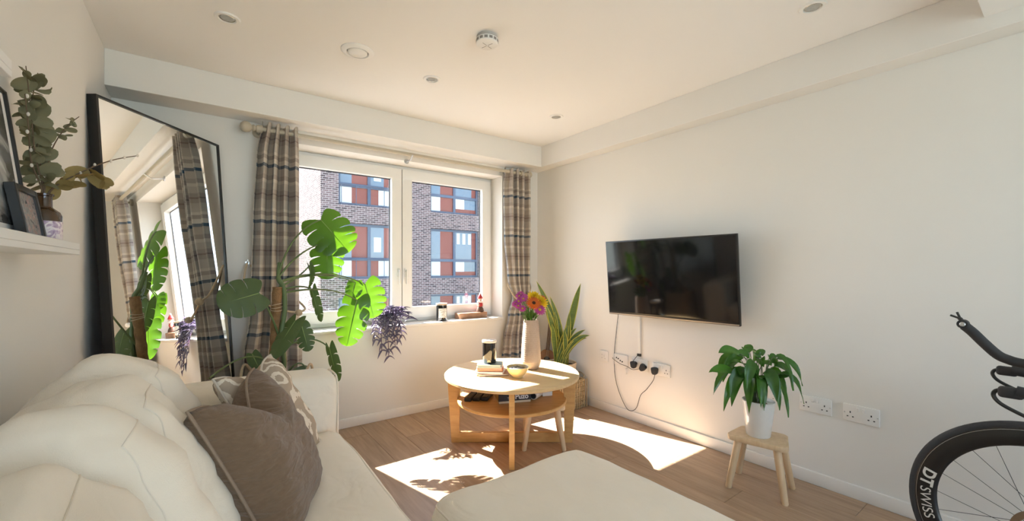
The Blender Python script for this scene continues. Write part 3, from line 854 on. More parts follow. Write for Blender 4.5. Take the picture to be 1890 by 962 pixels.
def stem_with_leaves(name, label, pts, leaf_r, step, mat, skip=.2, start=None, rw=.5):
    t = thing(name, label, 'dried stem', mouth, group='dried stems in the brown bottle')
    P = catmull(pts, 10)
    B().tube(P, [.0022*(1-.6*i/len(P)) for i in range(len(P))], 6).obj('stem', mStem, t)
    L_ = 0; last = 0; side = 1
    tot = sum((P[i+1]-P[i]).length for i in range(len(P)-1))
    for i in range(1, len(P)-1):
        L_ += (P[i]-P[i-1]).length
        if L_ < tot*skip or L_-last < step: continue
        last = L_
        for sd in (1, -1, .2):
            d = (V3((.55, -.2, .35))*sd+rv(.75)); d.normalize()
            r_ = leaf_r*rnd.uniform(.75, 1.3)
            b0 = P[i]; b2 = b0+d*r_*2.0
            leafobj(blade(b0, b0+d*r_+rv(.006), b2, r_*rnd.uniform(1.3, 1.7), rv(1)+V3((.5, -.9, .2)), 7, .12, lambda t_: max(.05, math.sin(PI*min(1, t_*.9+.07)))**.55), 'leaf', mat, t)
    return t
stem_with_leaves('eucalyptus_stem', 'tall dried eucalyptus stem standing upright in the bottle', [mouth+V3((0, 0, -.06)), mouth+V3((0, 0, .01)), mouth+V3((-.012, .0, .12)), mouth+V3((-.022, -.01, .22)), mouth+V3((-.01, -.01, .325))], .020, .020, mEuc, .22)
stem_with_leaves('eucalyptus_stem', 'dried eucalyptus stem with olive leaves leaning over the frames', [mouth+V3((.004, 0, -.06)), mouth+V3((.0, -.004, .01)), mouth+V3((-.01, -.03, .10)), mouth+V3((-.012, -.06, .22)), mouth+V3((-.012, -.095, .31))], .016, .030, mEuc, .25)
stem_with_leaves('eucalyptus_stem', 'golden dried eucalyptus stem bending towards the mirror', [mouth+V3((.002, .004, -.06)), mouth+V3((.008, .01, .008)), mouth+V3((.035, .035, .045)), mouth+V3((.075, .055, .075)), mouth+V3((.105, .065, .062))], .022, .026, mEuc2, .45)
stem_with_leaves('eucalyptus_stem', 'short sprig of dried eucalyptus reaching towards the mirror top', [mouth+V3((-.003, .002, -.06)), mouth+V3((0, .0, .01)), mouth+V3((.008, .02, .12)), mouth+V3((.03, .05, .20)), mouth+V3((.055, .07, .245))], .012, .03, mEuc, .72)
def willow(label, pts):
    t = thing('willow_twig', label, 'dried stem', mouth, group='dried stems in the brown bottle')
    P = catmull(pts, 8)
    B().tube(P, [.0024*(1-.55*i/len(P)) for i in range(len(P))], 6).obj('stem', mStem, t)
    for i in range(len(P)//3, len(P), 4):
        B().ball(P[i]+rv(.003), .0042, 8, 6, (.8, .8, 1.3)).obj('catkin', mBud, t)
willow('willow twig with catkins leaning back over the large photograph', [mouth+V3((-.002, -.004, -.06)), mouth+V3((-.003, -.006, .01)), mouth+V3((-.015, -.04, .08)), mouth+V3((-.012, -.075, .16)), mouth+V3((-.01, -.11, .235))])
willow('willow twig with catkins pointing out over the mirror', [mouth+V3((.003, .002, -.06)), mouth+V3((.008, .006, .01)), mouth+V3((.07, .05, .085)), mouth+V3((.125, .10, .135)), mouth+V3((.18, .135, .165))])

# ------------------------------------------------------------------ television
tvt = thing('television', 'flat black television mounted on the right wall', 'television', (2.521, 1.687, 1.097))
a_, p_ = .0489, .0863
d_ = V3((math.sin(a_), -math.cos(a_), 0)); n_ = V3((-math.cos(a_), -math.sin(a_), 0)); up_ = V3((0, 0, 1))*math.cos(p_)+n_*math.sin(p_); nf = d_.cross(up_).normalized()
if nf.dot(n_) < 0: nf = -nf
c_ = V3((2.521, 1.687, 1.097))
TM = Matrix(((d_.x, nf.x, up_.x, c_.x), (d_.y, nf.y, up_.y, c_.y), (d_.z, nf.z, up_.z, c_.z), (0, 0, 0, 1)))
w_, h_ = .96, .555
B().box(-w_/2, w_/2, -.022, 0, -h_/2, h_/2, .003, 2).xf(TM).obj('bezel', mBlack, tvt)
m_, nt_, q_ = nodes('dark_screen'); q_.inputs['Base Color'].default_value = (.006, .006, .007, 1); q_.inputs['Roughness'].default_value = .07; q_.inputs['Specular IOR Level'].default_value = .6
B().box(-w_/2+.009, w_/2-.009, .0002, .0012, -h_/2+.024, h_/2-.009).xf(TM).obj('screen', m_, tvt, smooth=False)
tag(B().box(-w_/2+.004, w_/2-.004, .0002, .003, -h_/2+.003, -h_/2+.012, .001, 1).xf(TM).obj('bottom_strip', M('silver_strip', (.42, .37, .33), .3, .05, 30, metal=.8), tvt), 'thin silver strip along the bottom')
B().box(-w_/2+.12, w_/2-.12, -.055, -.0221, -h_/2+.02, h_/2-.16, .01, 2).xf(TM).obj('rear_housing', mBlackM, tvt)
k = B(); k.box(-.12, .12, -.075, -.0555, -.1, .1, .003, 1).xf(TM); k.box(2.575, XR-.0005, 1.62, 1.75, 1.03, 1.17, .003, 1); k.obj('wall_bracket', mBlackM, tvt)
# cable trunking below it
t = thing('cable_trunking', 'white cable trunking running down the wall below the television', 'trunking', (XR, 1.994, .52))
B().box(XR-.016, XR, 1.982, 2.006, .525, .86, .002, 1).obj('channel', mPlastic, t)
B().box(XR-.018, XR, 1.980, 2.008, .505, .5249, .002, 1).obj('end_plug', mBlackM, t)

# ------------------------------------------------------------------ wall sockets
mHole = M('socket_hole', (.02, .02, .02), .7)
def socket(label, y, z, kind):
    t = thing('wall_socket', label, 'socket', (XR, y, z), group='white sockets on the right wall')
    w = .146 if kind != 'single' else .086
    B().box(-.010, 0, -w/2, w/2, -.043, .043, .003, 2).obj('plate', mPlastic, t, True)
    def hole(yy, zz, a, b_): B().box(-.0106, -.0098, yy-a/2, yy+a/2, zz-b_/2, zz+b_/2).obj('pin_hole', mHole, t, True, smooth=False)
    if kind == 'double':
        for s in (-1, 1):
            c = s*.042
            hole(c, .004, .005, .009); hole(c-.011, -.018, .007, .005); hole(c+.011, -.018, .007, .005)
            B().box(-.0135, -.0099, s*.011-.006, s*.011+.006, .012, .030, .0012, 1).obj('switch', mPlastic, t, True)
        for yy in (-.066, .066):
            B().lathe([(0, -.0112), (.003, -.0112), (.0034, -.0098)], 10, (0, yy, 0), 'X', False).xf(Matrix.Identity(4)).obj('screw', mSteel, t, True)
    elif kind == 'media':
        for yy, zz in ((.035, .014), (.018, .008), (-.003, -.004), (-.022, -.010)):
            B().lathe([(0, -.013), (.005, -.013), (.006, -.0098)], 14, (0, yy, zz), 'X', False).obj('port', mHole, t, True)
    else:
        for yy, zz in ((.02, .012), (.02, -.014), (-.012, -.018)): hole(yy, zz, .006, .003)
        B().box(-.013, -.0099, -.008, .008, -.006, .012, .001, 1).obj('insert', mPlastic, t, True)
    return t
socket('single white wall plate nearest the snake plant', 2.341, .447, 'single')
socket('white media plate with round ports under the television', 2.174, .445, 'media')
socket('double white socket with two plugs under the cable trunking', 1.990, .440, 'double')
socket('double white socket with one black plug under the television', 1.805, .437, 'double')
socket('single white wall plate behind the peace lily', 1.045, .428, 'single')
socket('double white socket beside the peace lily leaves', .858, .431, 'double')
socket('double white socket between the peace lily and the bicycle wheel', .664, .431, 'double')

# plugs and cables
def plug(label, y, z, pts, r=.0022, ang=0):
    t = thing('plug', label, 'plug', (XR-.011, y, z), group='black plugs and leads')
    poly = [(-.024, .012), (-.022, .022), (-.010, .026), (.010, .026), (.022, .022), (.024, .012), (.018, -.016), (.008, -.026), (-.008, -.026), (-.018, -.016)]
    bb = B().prism(poly, 0, .030, .004)
    Mx = Matrix(((0, 0, -1, XR-.0112), (1, 0, 0, y), (0, 1, 0, z), (0, 0, 0, 1))) @ Matrix.Rotation(ang, 4, 'Z')
    bb.xf(Mx).obj('plug_body', mBlackM, t)
    if pts: B().tube(catmull(pts, 8), r, 7).obj('lead', mBlackM, t)
plug('black plug with a long looping lead under the television', 1.847, .424, [(2.648, 1.847, .40), (2.645, 1.851, .385), (2.65, 1.869, .345), (2.652, 1.925, .27), (2.652, 1.978, .213), (2.648, 2.012, .112), (2.645, 2.062, .075), (2.647, 2.114, .095), (2.652, 2.188, .206), (2.655, 2.226, .327), (2.657, 2.232, .5), (2.656, 2.21, .676), (2.635, 2.177, .80), (2.605, 2.15, .85)])
plug('black plug in the socket below the cable trunking', 2.032, .436, [(2.64, 2.035, .42), (2.63, 2.05, .43), (2.635, 2.02, .48), (2.648, 1.998, .515)])
plug('second black plug lying sideways below the cable trunking', 1.950, .428, [(2.64, 1.965, .42), (2.615, 2.02, .405), (2.63, 2.09, .415), (2.64, 2.16, .42), (2.645, 2.235, .445), (2.65, 2.24, .455)], .002, .6)
t = thing('usb_adapter', 'small white adapter hanging from a lead below the sockets', 'adapter', (2.65, 2.10, .37))
B().box(2.636, 2.652, 2.10, 2.116, .348, .392, .003, 2).obj('body', mPlastic, t)
B().tube(catmull([(2.644, 2.108, .392), (2.635, 2.09, .412), (2.63, 2.03, .405), (2.64, 1.975, .412)], 6), .0018, 6).obj('lead', mPlastic, t)

# ------------------------------------------------------------------ monstera
def leafmat(name, c1, c2, trans, rough=.35, boost=(1.5, 1.7, .5), scale=6):
    m, nt, p = nodes(name); N = nt.nodes; L = nt.links
    tc = N.new('ShaderNodeTexCoord'); nz = N.new('ShaderNodeTexNoise'); nz.inputs['Scale'].default_value = scale; nz.inputs['Detail'].default_value = 4
    L.new(tc.outputs['Object'], nz.inputs['Vector'])
    mx = N.new('ShaderNodeMix'); mx.data_type = 'RGBA'; mx.inputs[6].default_value = (*c1, 1); mx.inputs[7].default_value = (*c2, 1)
    L.new(nz.outputs[0], mx.inputs[0]); L.new(mx.outputs[2], p.inputs['Base Color']); p.inputs['Roughness'].default_value = rough
    add_translucent(m, mx.outputs[2], trans, boost); return m
mMon = leafmat('monstera_leaf', (.045, .115, .016), (.075, .165, .024), .32, .35, (1.75, 1.75, .35))
mMonD = leafmat('monstera_leaf_dull', (.055, .10, .035), (.10, .14, .06), .30, .5, (1.4, 1.6, .6))
mPet = M('green_petiole', (.10, .15, .055), .5, .15, 30)

mRib = M('pale_green_midrib', (.20, .30, .08), .5, .1, 30)
def frame3(base, tip, face):
    base = V3(base); tip = V3(tip); y = (tip-base).normalized()
    f = V3(face); z = (f-y*f.dot(y)).normalized(); x = y.cross(z)
    return Matrix(((x.x, y.x, z.x, base.x), (x.y, y.y, z.y, base.y), (x.z, y.z, z.z, base.z), (0, 0, 0, 1)))

def monstera_leaf(base, tip, face, wide=.9, n=5, slit=.5, droop=.12, curl=.10, mat=None, parent=None, seed=0):
    Lg = (V3(tip)-V3(base)).length
    rr = random.Random(seed)
    V = []; F = []
    def W(s):      # half width along the leaf, s 0 (shoulder) .. 1 (tip)
        return wide*.5*1.72*(s+.07)**.35*max(0, 1-s)**.52
    for side in (-1, 1):
        for l in range(n):
            s0, s1 = l/n, (l+1)/n
            cs, ts = 6, 8
            g = slit*(.0 if l in (0,) else 1)
            start = len(V)
            for j in range(ts+1):
                t = j/ts
                k = max(0, (t-.42)/.58); gap = .26*slit*(k**.6)*(1 if rr.random() > -1 else 0)
                for i in range(cs+1):
                    r = i/cs
                    a = s0+(s1-s0)*(r*(1-gap)+gap*.5 if 0 < l < n-1 else (r*(1-gap*.5) if l == 0 else gap*.5+r*(1-gap*.5)))
                    rnd_ = 1-.16*slit*k*abs(2*r-1)**3
                    w = W(a)*t*rnd_
                    # lobes sweep: shoulders back past the stalk, then outwards and to the tip
                    back = (-.20*(1-a)**2.2)*math.sin(min(1, t*1.1)*PI*.5)
                    fwd = .20*t**1.5*min(1, a*2.2)
                    y = a*(1-.0)+back+fwd*(1-a)
                    x = side*w
                    z = -curl*(abs(x)/.5)**1.6*.5 - droop*(y**2)*.6 + .05*abs(math.sin(a*n*PI))*t*.4 - .02*t
                    V.append((x*Lg, y*Lg, z*Lg))
            for j in range(ts):
                for i in range(cs):
                    a = start+j*(cs+1)+i
                    f = (a, a+1, a+cs+2, a+cs+1); F.append(f if side > 0 else tuple(reversed(f)))
    bb = B().add(V, F).xf(frame3(base, tip, face))
    me = bb.mesh('leaf', True, 180, recalc=False)
    bm = bmesh.new(); bm.from_mesh(me); bmesh.ops.remove_doubles(bm, verts=bm.verts, dist=.0004); bm.to_mesh(me); bm.free()
    for p in me.polygons: p.use_smooth = True
    me.materials.append(mat or mMon)
    o = bpy.data.objects.new('leaf', me); link(o, parent)
    # midrib
    mr = B().tube([V3((0, i/8*Lg*.97, (-droop*(i/8)**2*.6-.006)*Lg)) for i in range(9)], [.0035*(1-.8*i/8) for i in range(9)], 5).xf(frame3(base, tip, face))
    mr.obj('midrib', mRib, o)
    return o

mon = thing('monstera_plant', 'large monstera on a moss pole in a woven basket by the window', 'plant', (.33, 2.72, 0))
mMoss = M('coir_moss_pole', (.24, .135, .06), .95, .35, 50, 1.0, 120)
mWick = M('woven_seagrass', (.46, .34, .19), .85, .25, 60, .5, 160)
mSoil = M('potting_soil', (.045, .03, .02), .95, .3, 40, .8, 90)
bk = (.335, 2.70)
for i in range(26):       # coiled basket: one ring per course
    z = .012+i*.0205; t = i/25
    r = .135+.03*math.sin(PI*(.25+.55*t))
    B().tube([(bk[0]+r*math.cos(a), bk[1]+r*math.sin(a), z) for a in [2*PI*k/28 for k in range(28)]], .0118, 6, closed=True).obj('basket_coil', mWick, mon)
B().lathe([(0, .0), (.135, .0), (.15, .2), (.15, .49), (0, .50)], 28, (bk[0], bk[1], .004)).obj('soil', mSoil, mon)
for s in (-1, 1):
    hx = V3((math.cos(-.6), math.sin(-.6), 0))*s
    c = V3((bk[0], bk[1], .51))+hx*.152
    tng = V3((-hx.y, hx.x, 0))
    B().tube(catmull([c-tng*.045+V3((0, 0, -.02)), c-tng*.05+hx*.02+V3((0, 0, .06)), c+hx*.03+V3((0, 0, .115)), c+tng*.05+hx*.02+V3((0, 0, .06)), c+tng*.045+V3((0, 0, -.02))], 7), .007, 8).obj('basket_handle', mRope, mon)
P = catmull([(.322, 2.74, .49), (.325, 2.745, .65), (.332, 2.75, .85), (.341, 2.75, 1.06)], 8)
B().tube(P, [.026+.002*math.sin(i*2.1) for i in range(len(P))], 14).obj('moss_pole', mMoss, mon)
for i, z in enumerate((.93, .945, .96)):
    B().tube([(.337+.03*math.cos(a), 2.75+.03*math.sin(a), z+.006*math.sin(a+i)) for a in [2*PI*k/16 for k in range(16)]], .0022, 5, closed=True).obj('twine', mRope, mon)
B().tube(catmull([(.34, 2.715, .50), (.372, 2.725, .62), (.355, 2.715, .78), (.376, 2.735, .92), (.372, 2.75, 1.05), (.350, 2.78, 1.11), (.36, 2.82, 1.20)], 7), [.013]*36+[.010]*7, 10).obj('main_stem', mPet, mon)
LV = [  # base, tip, facing, width, slit, droop, curl, petiole start, control, material
 ((.615, 2.95, 1.485), (.765, 2.84, 1.285), (-.25, -1, .55), 1.12, .55, .15, .15, (.352, 2.79, 1.13), (.42, 2.85, 1.40), mMon),
 ((.655, 2.95, 1.34), (.640, 2.90, 1.10), (-.3, -1, .35), .86, .75, .10, .12, (.355, 2.79, 1.12), (.48, 2.86, 1.30), mMon),
 ((.905, 2.97, 1.06), (.945, 2.90, .83), (-.3, -1, .35), .98, .65, .12, .14, (.352, 2.78, 1.09), (.63, 2.86, 1.19), mMon),
 ((.835, 2.96, 1.075), (.80, 2.93, .97), (-.6, -1, .2), 1.0, .2, .15, .25, (.352, 2.78, 1.085), (.6, 2.86, 1.17), mMon),
 ((.83, 2.90, .955), (.745, 2.84, .665), (-.35, -1, .25), .66, .7, .12, .22, (.36, 2.77, 1.02), (.64, 2.83, 1.08), mMon),
 ((.235, 2.60, 1.035), (.055, 2.55, .985), (.0, -1, .25), 1.05, .25, .05, .10, (.345, 2.73, .78), (.29, 2.64, .95), mMonD),
 ((.425, 2.70, .865), (.290, 2.61, .685), (-.75, -.75, .25), .48, .15, .15, .25, (.35, 2.72, .73), (.42, 2.71, .80), mMonD),
 ((.468, 2.75, .825), (.497, 2.70, .68), (-.2, -1, .15), .66, .8, .08, .15, (.36, 2.74, .74), (.42, 2.75, .83), mMonD),
 ((.545, 2.85, 1.03), (.575, 2.80, .835), (-1, -.45, .2), .40, .3, .10, .4, (.36, 2.78, 1.04), (.50, 2.83, 1.08), mMonD),
 ((.528, 2.85, 1.185), (.560, 2.82, 1.05), (-1, -.3, .2), .45, .2, -.6, .5, (.355, 2.78, 1.06), (.46, 2.83, 1.10), mMonD),
 ((.625, 2.76, .675), (.655, 2.70, .475), (-1, -.6, .2), .42, .5, .1, .45, (.36, 2.73, .70), (.52, 2.75, .80), mMonD),
 ((.485, 2.69, .575), (.395, 2.62, .56), (.1, -.9, .6), .70, .0, .2, .2, (.36, 2.71, .52), (.44, 2.70, .68), mMonD),
 ((.212, 2.69, .70), (.238, 2.64, .63), (-.2, -1, .2), .8, .0, .1, .2, (.32, 2.72, .52), (.25, 2.70, .68), mMonD),
]
for i, (b0, t0, fc, wd, sl, dr, cu, ps, pc, mt) in enumerate(LV):
    o = monstera_leaf(b0, t0, fc, wd, 5 if sl > .5 else 4, sl, dr, cu, mt, mon, i)
    B().tube(bez(ps, pc, b0, 12), [.0062-.0025*k/12 for k in range(13)], 7).obj('petiole', mPet, mon)
B().tube(bez((.34, 2.72, .55), (.24, 2.64, .80), (.02, 2.38, .66), 14), .0042, 7).obj('aerial_root', mPet, mon)

# ------------------------------------------------------------------ plants on the sill
mPur = leafmat('purple_leaf', (.07, .045, .095), (.26, .23, .32), .25, .3, (1.2, 1.1, 1.3), 25)
mPurS = M('purple_stem', (.10, .05, .10), .5, .2, 40)
pur = thing('trailing_plant', 'purple trailing wandering plant spilling over the window sill', 'plant', (1.12, 3.27, .722))
B().lathe([(0, 0), (.045, 0), (.06, .07), (.064, .09), (.058, .09), (.05, .075), (0, .07)], 24, (1.12, 3.28, .7235)).obj('pot', M('grey_pot', (.35, .33, .32), .6), pur)
rnd = random.Random(11)
ends = [(1.30, 3.20, .815), (1.33, 3.19, .77), (1.24, 3.17, .80), (1.17, 3.17, .86), (1.02, 3.17, .83), (.95, 3.16, .79), (.92, 3.19, .80), (1.07, 3.18, .88), (1.21, 3.14, .62), (1.13, 3.12, .50), (1.08, 3.13, .55), (1.18, 3.12, .57), (1.24, 3.14, .65), (1.03, 3.14, .63), (1.28, 3.22, .85), (1.14, 3.14, .66)]
for e_ in ends:
    s_ = V3((1.12, 3.28, .80)); e_ = V3(e_)
    mid = (s_+e_)/2+V3((0, -.03, .09 if e_.z < .72 else .05))
    if e_.z < .72: mid = V3((e_.x, 3.16, .86))
    P = bez(s_, mid, e_, 12)
    st = B().tube(P, .0028, 5).obj('stem', mPurS, pur)
    for k in range(3, 13):
        for sd in (1, -1):
            tg = (P[min(k+1, 12)]-P[k-1]).normalized()
            d = (tg*.5+V3((sd*rnd.uniform(.4, 1), -rnd.uniform(0, .7), rnd.uniform(-.3, .5)))).normalized()
            ln = rnd.uniform(.045, .07)
            leafobj(blade(P[k], P[k]+d*ln*.5+V3((0, 0, .008)), P[k]+d*ln+V3((0, 0, -.012)), .021, V3((rnd.uniform(-.4, .4), -.6, 1)), 5, .35, lambda t_: (1-t_)**.6*min(1, .5+t_*3), 2), 'leaf', mPur, st)

mBlackGlass = M('black_candle_glass', (.012, .012, .014), .08, .1, 10, coat=.6)
def candle(name, label, loc, r, h, lidmat, paper=False):
    t = thing(name, label, 'candle', loc)
    B().lathe([(0, 0), (r*.94, 0), (r, .004), (r, h*.90), (r*.96, h*.90), (r*.95, h*.12), (0, h*.12)], 32).obj('jar', mBlackGlass, t, True)
    B().lathe([(0, h*.9), (r*1.04, h*.9), (r*1.06, h*.92), (r*1.06, h*.98), (r*1.03, h), (0, h)], 32).obj('lid', lidmat, t, True)
    if paper:
        V = []; F = []
        for i in range(13):
            a = math.radians(-150+i*8)
            for z_ in (h*.2, h*.72): V.append(((r+.0006)*math.cos(a), (r+.0006)*math.sin(a), z_))
        for i in range(12): F.append((2*i, 2*i+2, 2*i+3, 2*i+1))
        B().add(V, F).obj('label_paper', printmat('cream_label', [(.40, (.45, .44, .42)), (.5, (.78, .76, .72)), (.7, (.82, .80, .76))], 45, 3, .7, (1, 1, 3)), t, True)
    return t
mLidPale = wood('pale_wood_lid', (.60, .45, .33), (.72, .58, .45), (10, 2, 10), .5)
candle('candle_jar', 'black candle jar with a pale wooden lid on the window sill', (1.645, 3.265, .7225), .046, .150, mLidPale, True)
blk = thing('wooden_block', 'small brown wooden block lying on the window sill', 'block', (1.96, 3.30, .7225))
B().box(-.145, .145, -.045, .045, 0, .05, .004, 2).obj('block', wood('walnut_block', (.27, .13, .07), (.43, .24, .14), (3, 12, 12), .5), blk, True)
B().box(-.12, .05, -.0458, -.0449, .012, .014).obj('groove', M('groove_dark', (.12, .06, .035), .7), blk, True, smooth=False)
fig = thing('figurine', 'small red and white figurine in a scarf on the wooden block', 'figurine', (2.055, 3.30, .7729))
mFR = M('red_glaze', (.50, .03, .035), .3, .15, 40); mFW = M('white_glaze', (.75, .70, .68), .35, .08, 40); mFD = M('dark_brown_glaze', (.10, .055, .04), .4, .2, 40)
B().lathe([(0, 0), (.032, 0), (.036, .008), (.030, .03), (.022, .045), (.0, .05)], 20).obj('base', mFD, fig, True)
B().ball((0, 0, .065), .027, 16, 10, (1, .85, 1.1)).obj('body', mFR, fig, True)
B().lathe([(.018, .083), (.027, .088), (.027, .098), (.018, .102)], 18).obj('scarf', mFW, fig, True)
B().ball((0, 0, .118), .021, 16, 10).obj('head', M('face_glaze', (.62, .42, .33), .4), fig, True)
B().lathe([(.023, .122), (.025, .128), (.018, .145), (.006, .163), (0, .165)], 18).obj('hat', mFR, fig, True)
B().ball((0, 0, .166), .009, 10, 8).obj('bobble', mFW, fig, True)
for s in (-1, 1): B().ball((s*.024, -.008, .065), .011, 10, 8, (1, 1, 1.6)).obj('arm', mFW, fig, True)

# ------------------------------------------------------------------ things on the coffee table
TZ = .4705
books = [  # dx, dy, dz, w, d, h, rot, cover, label
 (1.545, 2.325, .200, .140, .012, 8, (.34, .15, .07), 'brown paperback at the bottom of the book stack'),
 (1.530, 2.330, .185, .135, .014, -6, (.72, .70, .72), 'pale grey book second from the bottom of the stack'),
 (1.535, 2.335, .170, .125, .013, -2, (.62, .20, .09), 'orange paperback in the middle of the stack'),
 (1.533, 2.337, .165, .122, .013, -3, (.75, .74, .74), 'white book second from the top of the stack'),
 (1.533, 2.337, .160, .120, .016, -4, (.30, .38, .38), 'slate blue book on top of the stack'),
]
z = TZ
mPages = M('book_pages', (.74, .68, .58), .8, .12, 120, stretch=(1, 1, 30))
for i, (x, y, w, d, h, rot, c, lb) in enumerate(books):
    t = thing('book', lb, 'book', (x, y, z), (0, 0, -YAW+math.radians(rot)), 'books stacked on the coffee table')
    cv = M('book_cover', c, .45, .12, 12)
    B().box(-w/2, w/2, -d/2, d/2, 0, .0018, 0).obj('back_cover', cv, t, True, smooth=False)
    B().box(-w/2, w/2, -d/2, d/2, h-.0018, h, 0).obj('front_cover', cv, t, True, smooth=False)
    B().box(-w/2, w/2, d/2-.002, d/2, .0018, h-.0018).obj('spine', cv, t, True, smooth=False)
    B().box(-w/2+.003, w/2-.003, -d/2+.003, d/2-.002, .0018, h-.0018).obj('pages', [mPages, M('book_edge', [(.74, .68, .58), (.72, .70, .70), (.72, .42, .25), (.70, .30, .22), (.45, .48, .48)][i], .7)][1], t, True, smooth=False)
    z += h+.0004
candle('candle_jar', 'tall black candle jar standing on the stack of books', (1.533, 2.345, z), .046, .152, M('pale_jar_lid', (.66, .60, .54), .35), False)
flame = B().prism([(-.013, 0), (.013, 0), (.009, .012), (0, .018), (-.009, .012)], 0, .0008)
fl = flame.xf(Matrix.Rotation(PI/2, 4, 'X')).xf(Matrix.Translation((0, -.0468, .012))).xf(Matrix.Rotation(-YAW, 4, 'Z')).xf(Matrix.Translation((1.533, 2.345, z)))
fl.obj('emblem', M('gold_emblem', (.55, .40, .22), .4), [o for o in bpy.data.objects if o.get('label') == 'tall black candle jar standing on the stack of books'][0], smooth=False)

bowl = thing('bowl', 'yellow ceramic bowl filled with small trinkets on the coffee table', 'bowl', (1.625, 2.155, TZ))
B().lathe([(0, 0), (.032, 0), (.034, .006), (.050, .022), (.066, .046), (.071, .066), (.069, .068), (.066, .064), (.060, .046), (.044, .02), (0, .014)], 36).obj('dish', M('yellow_glaze', (.68, .50, .24), .3, .06, 20), bowl, True)
B().lathe([(.0705, .0655), (.0715, .0665), (.069, .0688), (.067, .066)], 36, cap=False).obj('rim', M('blue_grey_glaze', (.42, .44, .46), .3), bowl, True)
def trinket(label, loc, rot, dims, col):
    o = B().box(-dims[0]/2, dims[0]/2, -dims[1]/2, dims[1]/2, -dims[2]/2, dims[2]/2, min(dims)*.3, 2)
    Mx = Matrix.Translation(loc) @ __import__('mathutils').Euler(rot).to_matrix().to_4x4()
    tag(o.xf(Mx).obj('trinket', M('trinket_paint', col, .35, .1, 60)), label, 'trinket', 'trinkets in the bowl')
trinket('small white packet lying in the yellow bowl', (1.622, 2.148, TZ+.056), (.2, .1, .6), (.07, .05, .008), (.72, .73, .76))
trinket('small dark grey gadget lying in the yellow bowl', (1.600, 2.165, TZ+.060), (.1, -.2, -.3), (.04, .028, .012), (.12, .13, .15))
trinket('small olive lighter lying in the yellow bowl', (1.652, 2.160, TZ+.060), (0, .25, -.5), (.055, .018, .012), (.22, .17, .10))

vase = thing('vase', 'tall pale ribbed stoneware vase on the coffee table', 'vase', (1.846, 2.292, TZ))
prof = [(0, 0), (.046, 0), (.055, .006), (.064, .03)]
for i in range(60):
    t_ = i/59; prof.append((.070-.011*t_-.008*t_*t_+.0009*math.sin(i*2.1), .05+t_*.285))
prof += [(.050, .340), (.046, .340), (.044, .30), (.05, .05), (0, .04)]
B().lathe(prof, 40).obj('body', M('speckled_stoneware', (.46, .35, .27), .65, .10, 90, .15, 60), vase, True)

# flowers: every stem its own thing
VT = V3((1.846, 2.292, TZ+.335))
mGreen = leafmat('flower_stem_green', (.06, .14, .02), (.11, .22, .04), .25, .45)
def flower(name, label, head, r, petals, mat, mc, layers=1, cone=.35, tiny=False):
    head = VT+(V3(head)-VT)*1.18; r *= 1.3
    t = thing(name, label, 'flower', (VT.x, VT.y, TZ+.06), group='cut flowers in the vase')
    B().tube(bez(V3((VT.x, VT.y, TZ+.06))+V3((rnd.uniform(-.02, .02), rnd.uniform(-.02, .02), 0)), VT+(head-VT)*.25+V3((0, 0, .01)), head, 10), .0022, 6).obj('stem', mGreen, t)
    n_ = (V3((-.35, -.75, .55))+(head-VT)*1.5).normalized()
    q = n_.to_track_quat('Z', 'Y').to_matrix().to_4x4()
    Mx = Matrix.Translation(head) @ q
    for l in range(layers):
        f = 1-l*.26
        for k in range(petals):
            a = 2*PI*k/petals+l*.2
            d = V3((math.cos(a), math.sin(a), 0)); up = V3((0, 0, 1))
            e_ = d*r*f+up*r*(cone*.4+l*.22)
            leafobj(blade(V3((0, 0, l*r*.08)), d*r*f*.6+up*r*(.05+l*.16), e_, r*2.6*f/petals*1.4+.002, up, 5, -.1, lambda s_: max(.12, math.sin(PI*min(1, s_*.82+.1)))**.7, 2).xf(Mx), 'petal', mat, t)
    B().ball((0, 0, r*.1), r*.26, 12, 8, (1, 1, .55)).xf(Mx).obj('flower_centre', mc, t)
mYel = leafmat('yellow_petal', (.72, .47, .01), (.80, .60, .02), .25, .6, (1, .95, .5)); mOr = leafmat('orange_petal', (.62, .11, .015), (.72, .20, .02), .25, .6, (1, .8, .5))
mMag = leafmat('magenta_petal', (.38, .05, .25), (.52, .12, .40), .3, .6, (1.1, .8, 1)); mRedP = leafmat('red_petal', (.42, .04, .04), (.55, .08, .06), .3, .6, (1, .7, .6))
mCB = M('dark_flower_centre', (.07, .025, .01), .9, .3, 90); mCY = M('yellow_centre', (.60, .42, .03), .9, .2, 90)
flower('chrysanthemum', 'big yellow chrysanthemum, the upper of two yellow blooms in the vase', VT+V3((.012, -.012, .135)), .042, 16, mYel, mCY, 4)
flower('chrysanthemum', 'big yellow chrysanthemum facing the television in the vase', VT+V3((.045, -.030, .105)), .045, 16, mYel, mCY, 4)
flower('gerbera', 'orange gerbera with a dark centre in the vase', VT+V3((-.022, -.052, .105)), .042, 18, mOr, mCB, 2, .2)
flower('daisy', 'pink daisy low in the bouquet under the yellow blooms', VT+V3((.015, -.062, .065)), .034, 14, mMag, mCY, 2, .3)
flower('daisy', 'dark red daisy at the television side of the bouquet', VT+V3((.075, -.015, .125)), .024, 12, mRedP, mCB, 2, .3)
for i, (dx, dy, dz) in enumerate(((-.065, -.01, .13), (-.085, .01, .115), (-.07, .025, .145), (-.095, .0, .09), (-.055, .03, .155), (-.10, .02, .10), (-.045, .005, .14), (-.08, -.02, .075))):
    flower('aster', 'small purple aster in the cluster leaning towards the window', VT+V3((dx, dy, dz)), .021, 10, mMag, mCY, 2, .3)
fol = thing('bouquet_foliage', 'green leafy sprigs filling the neck of the vase', 'foliage', (VT.x, VT.y, TZ+.06))
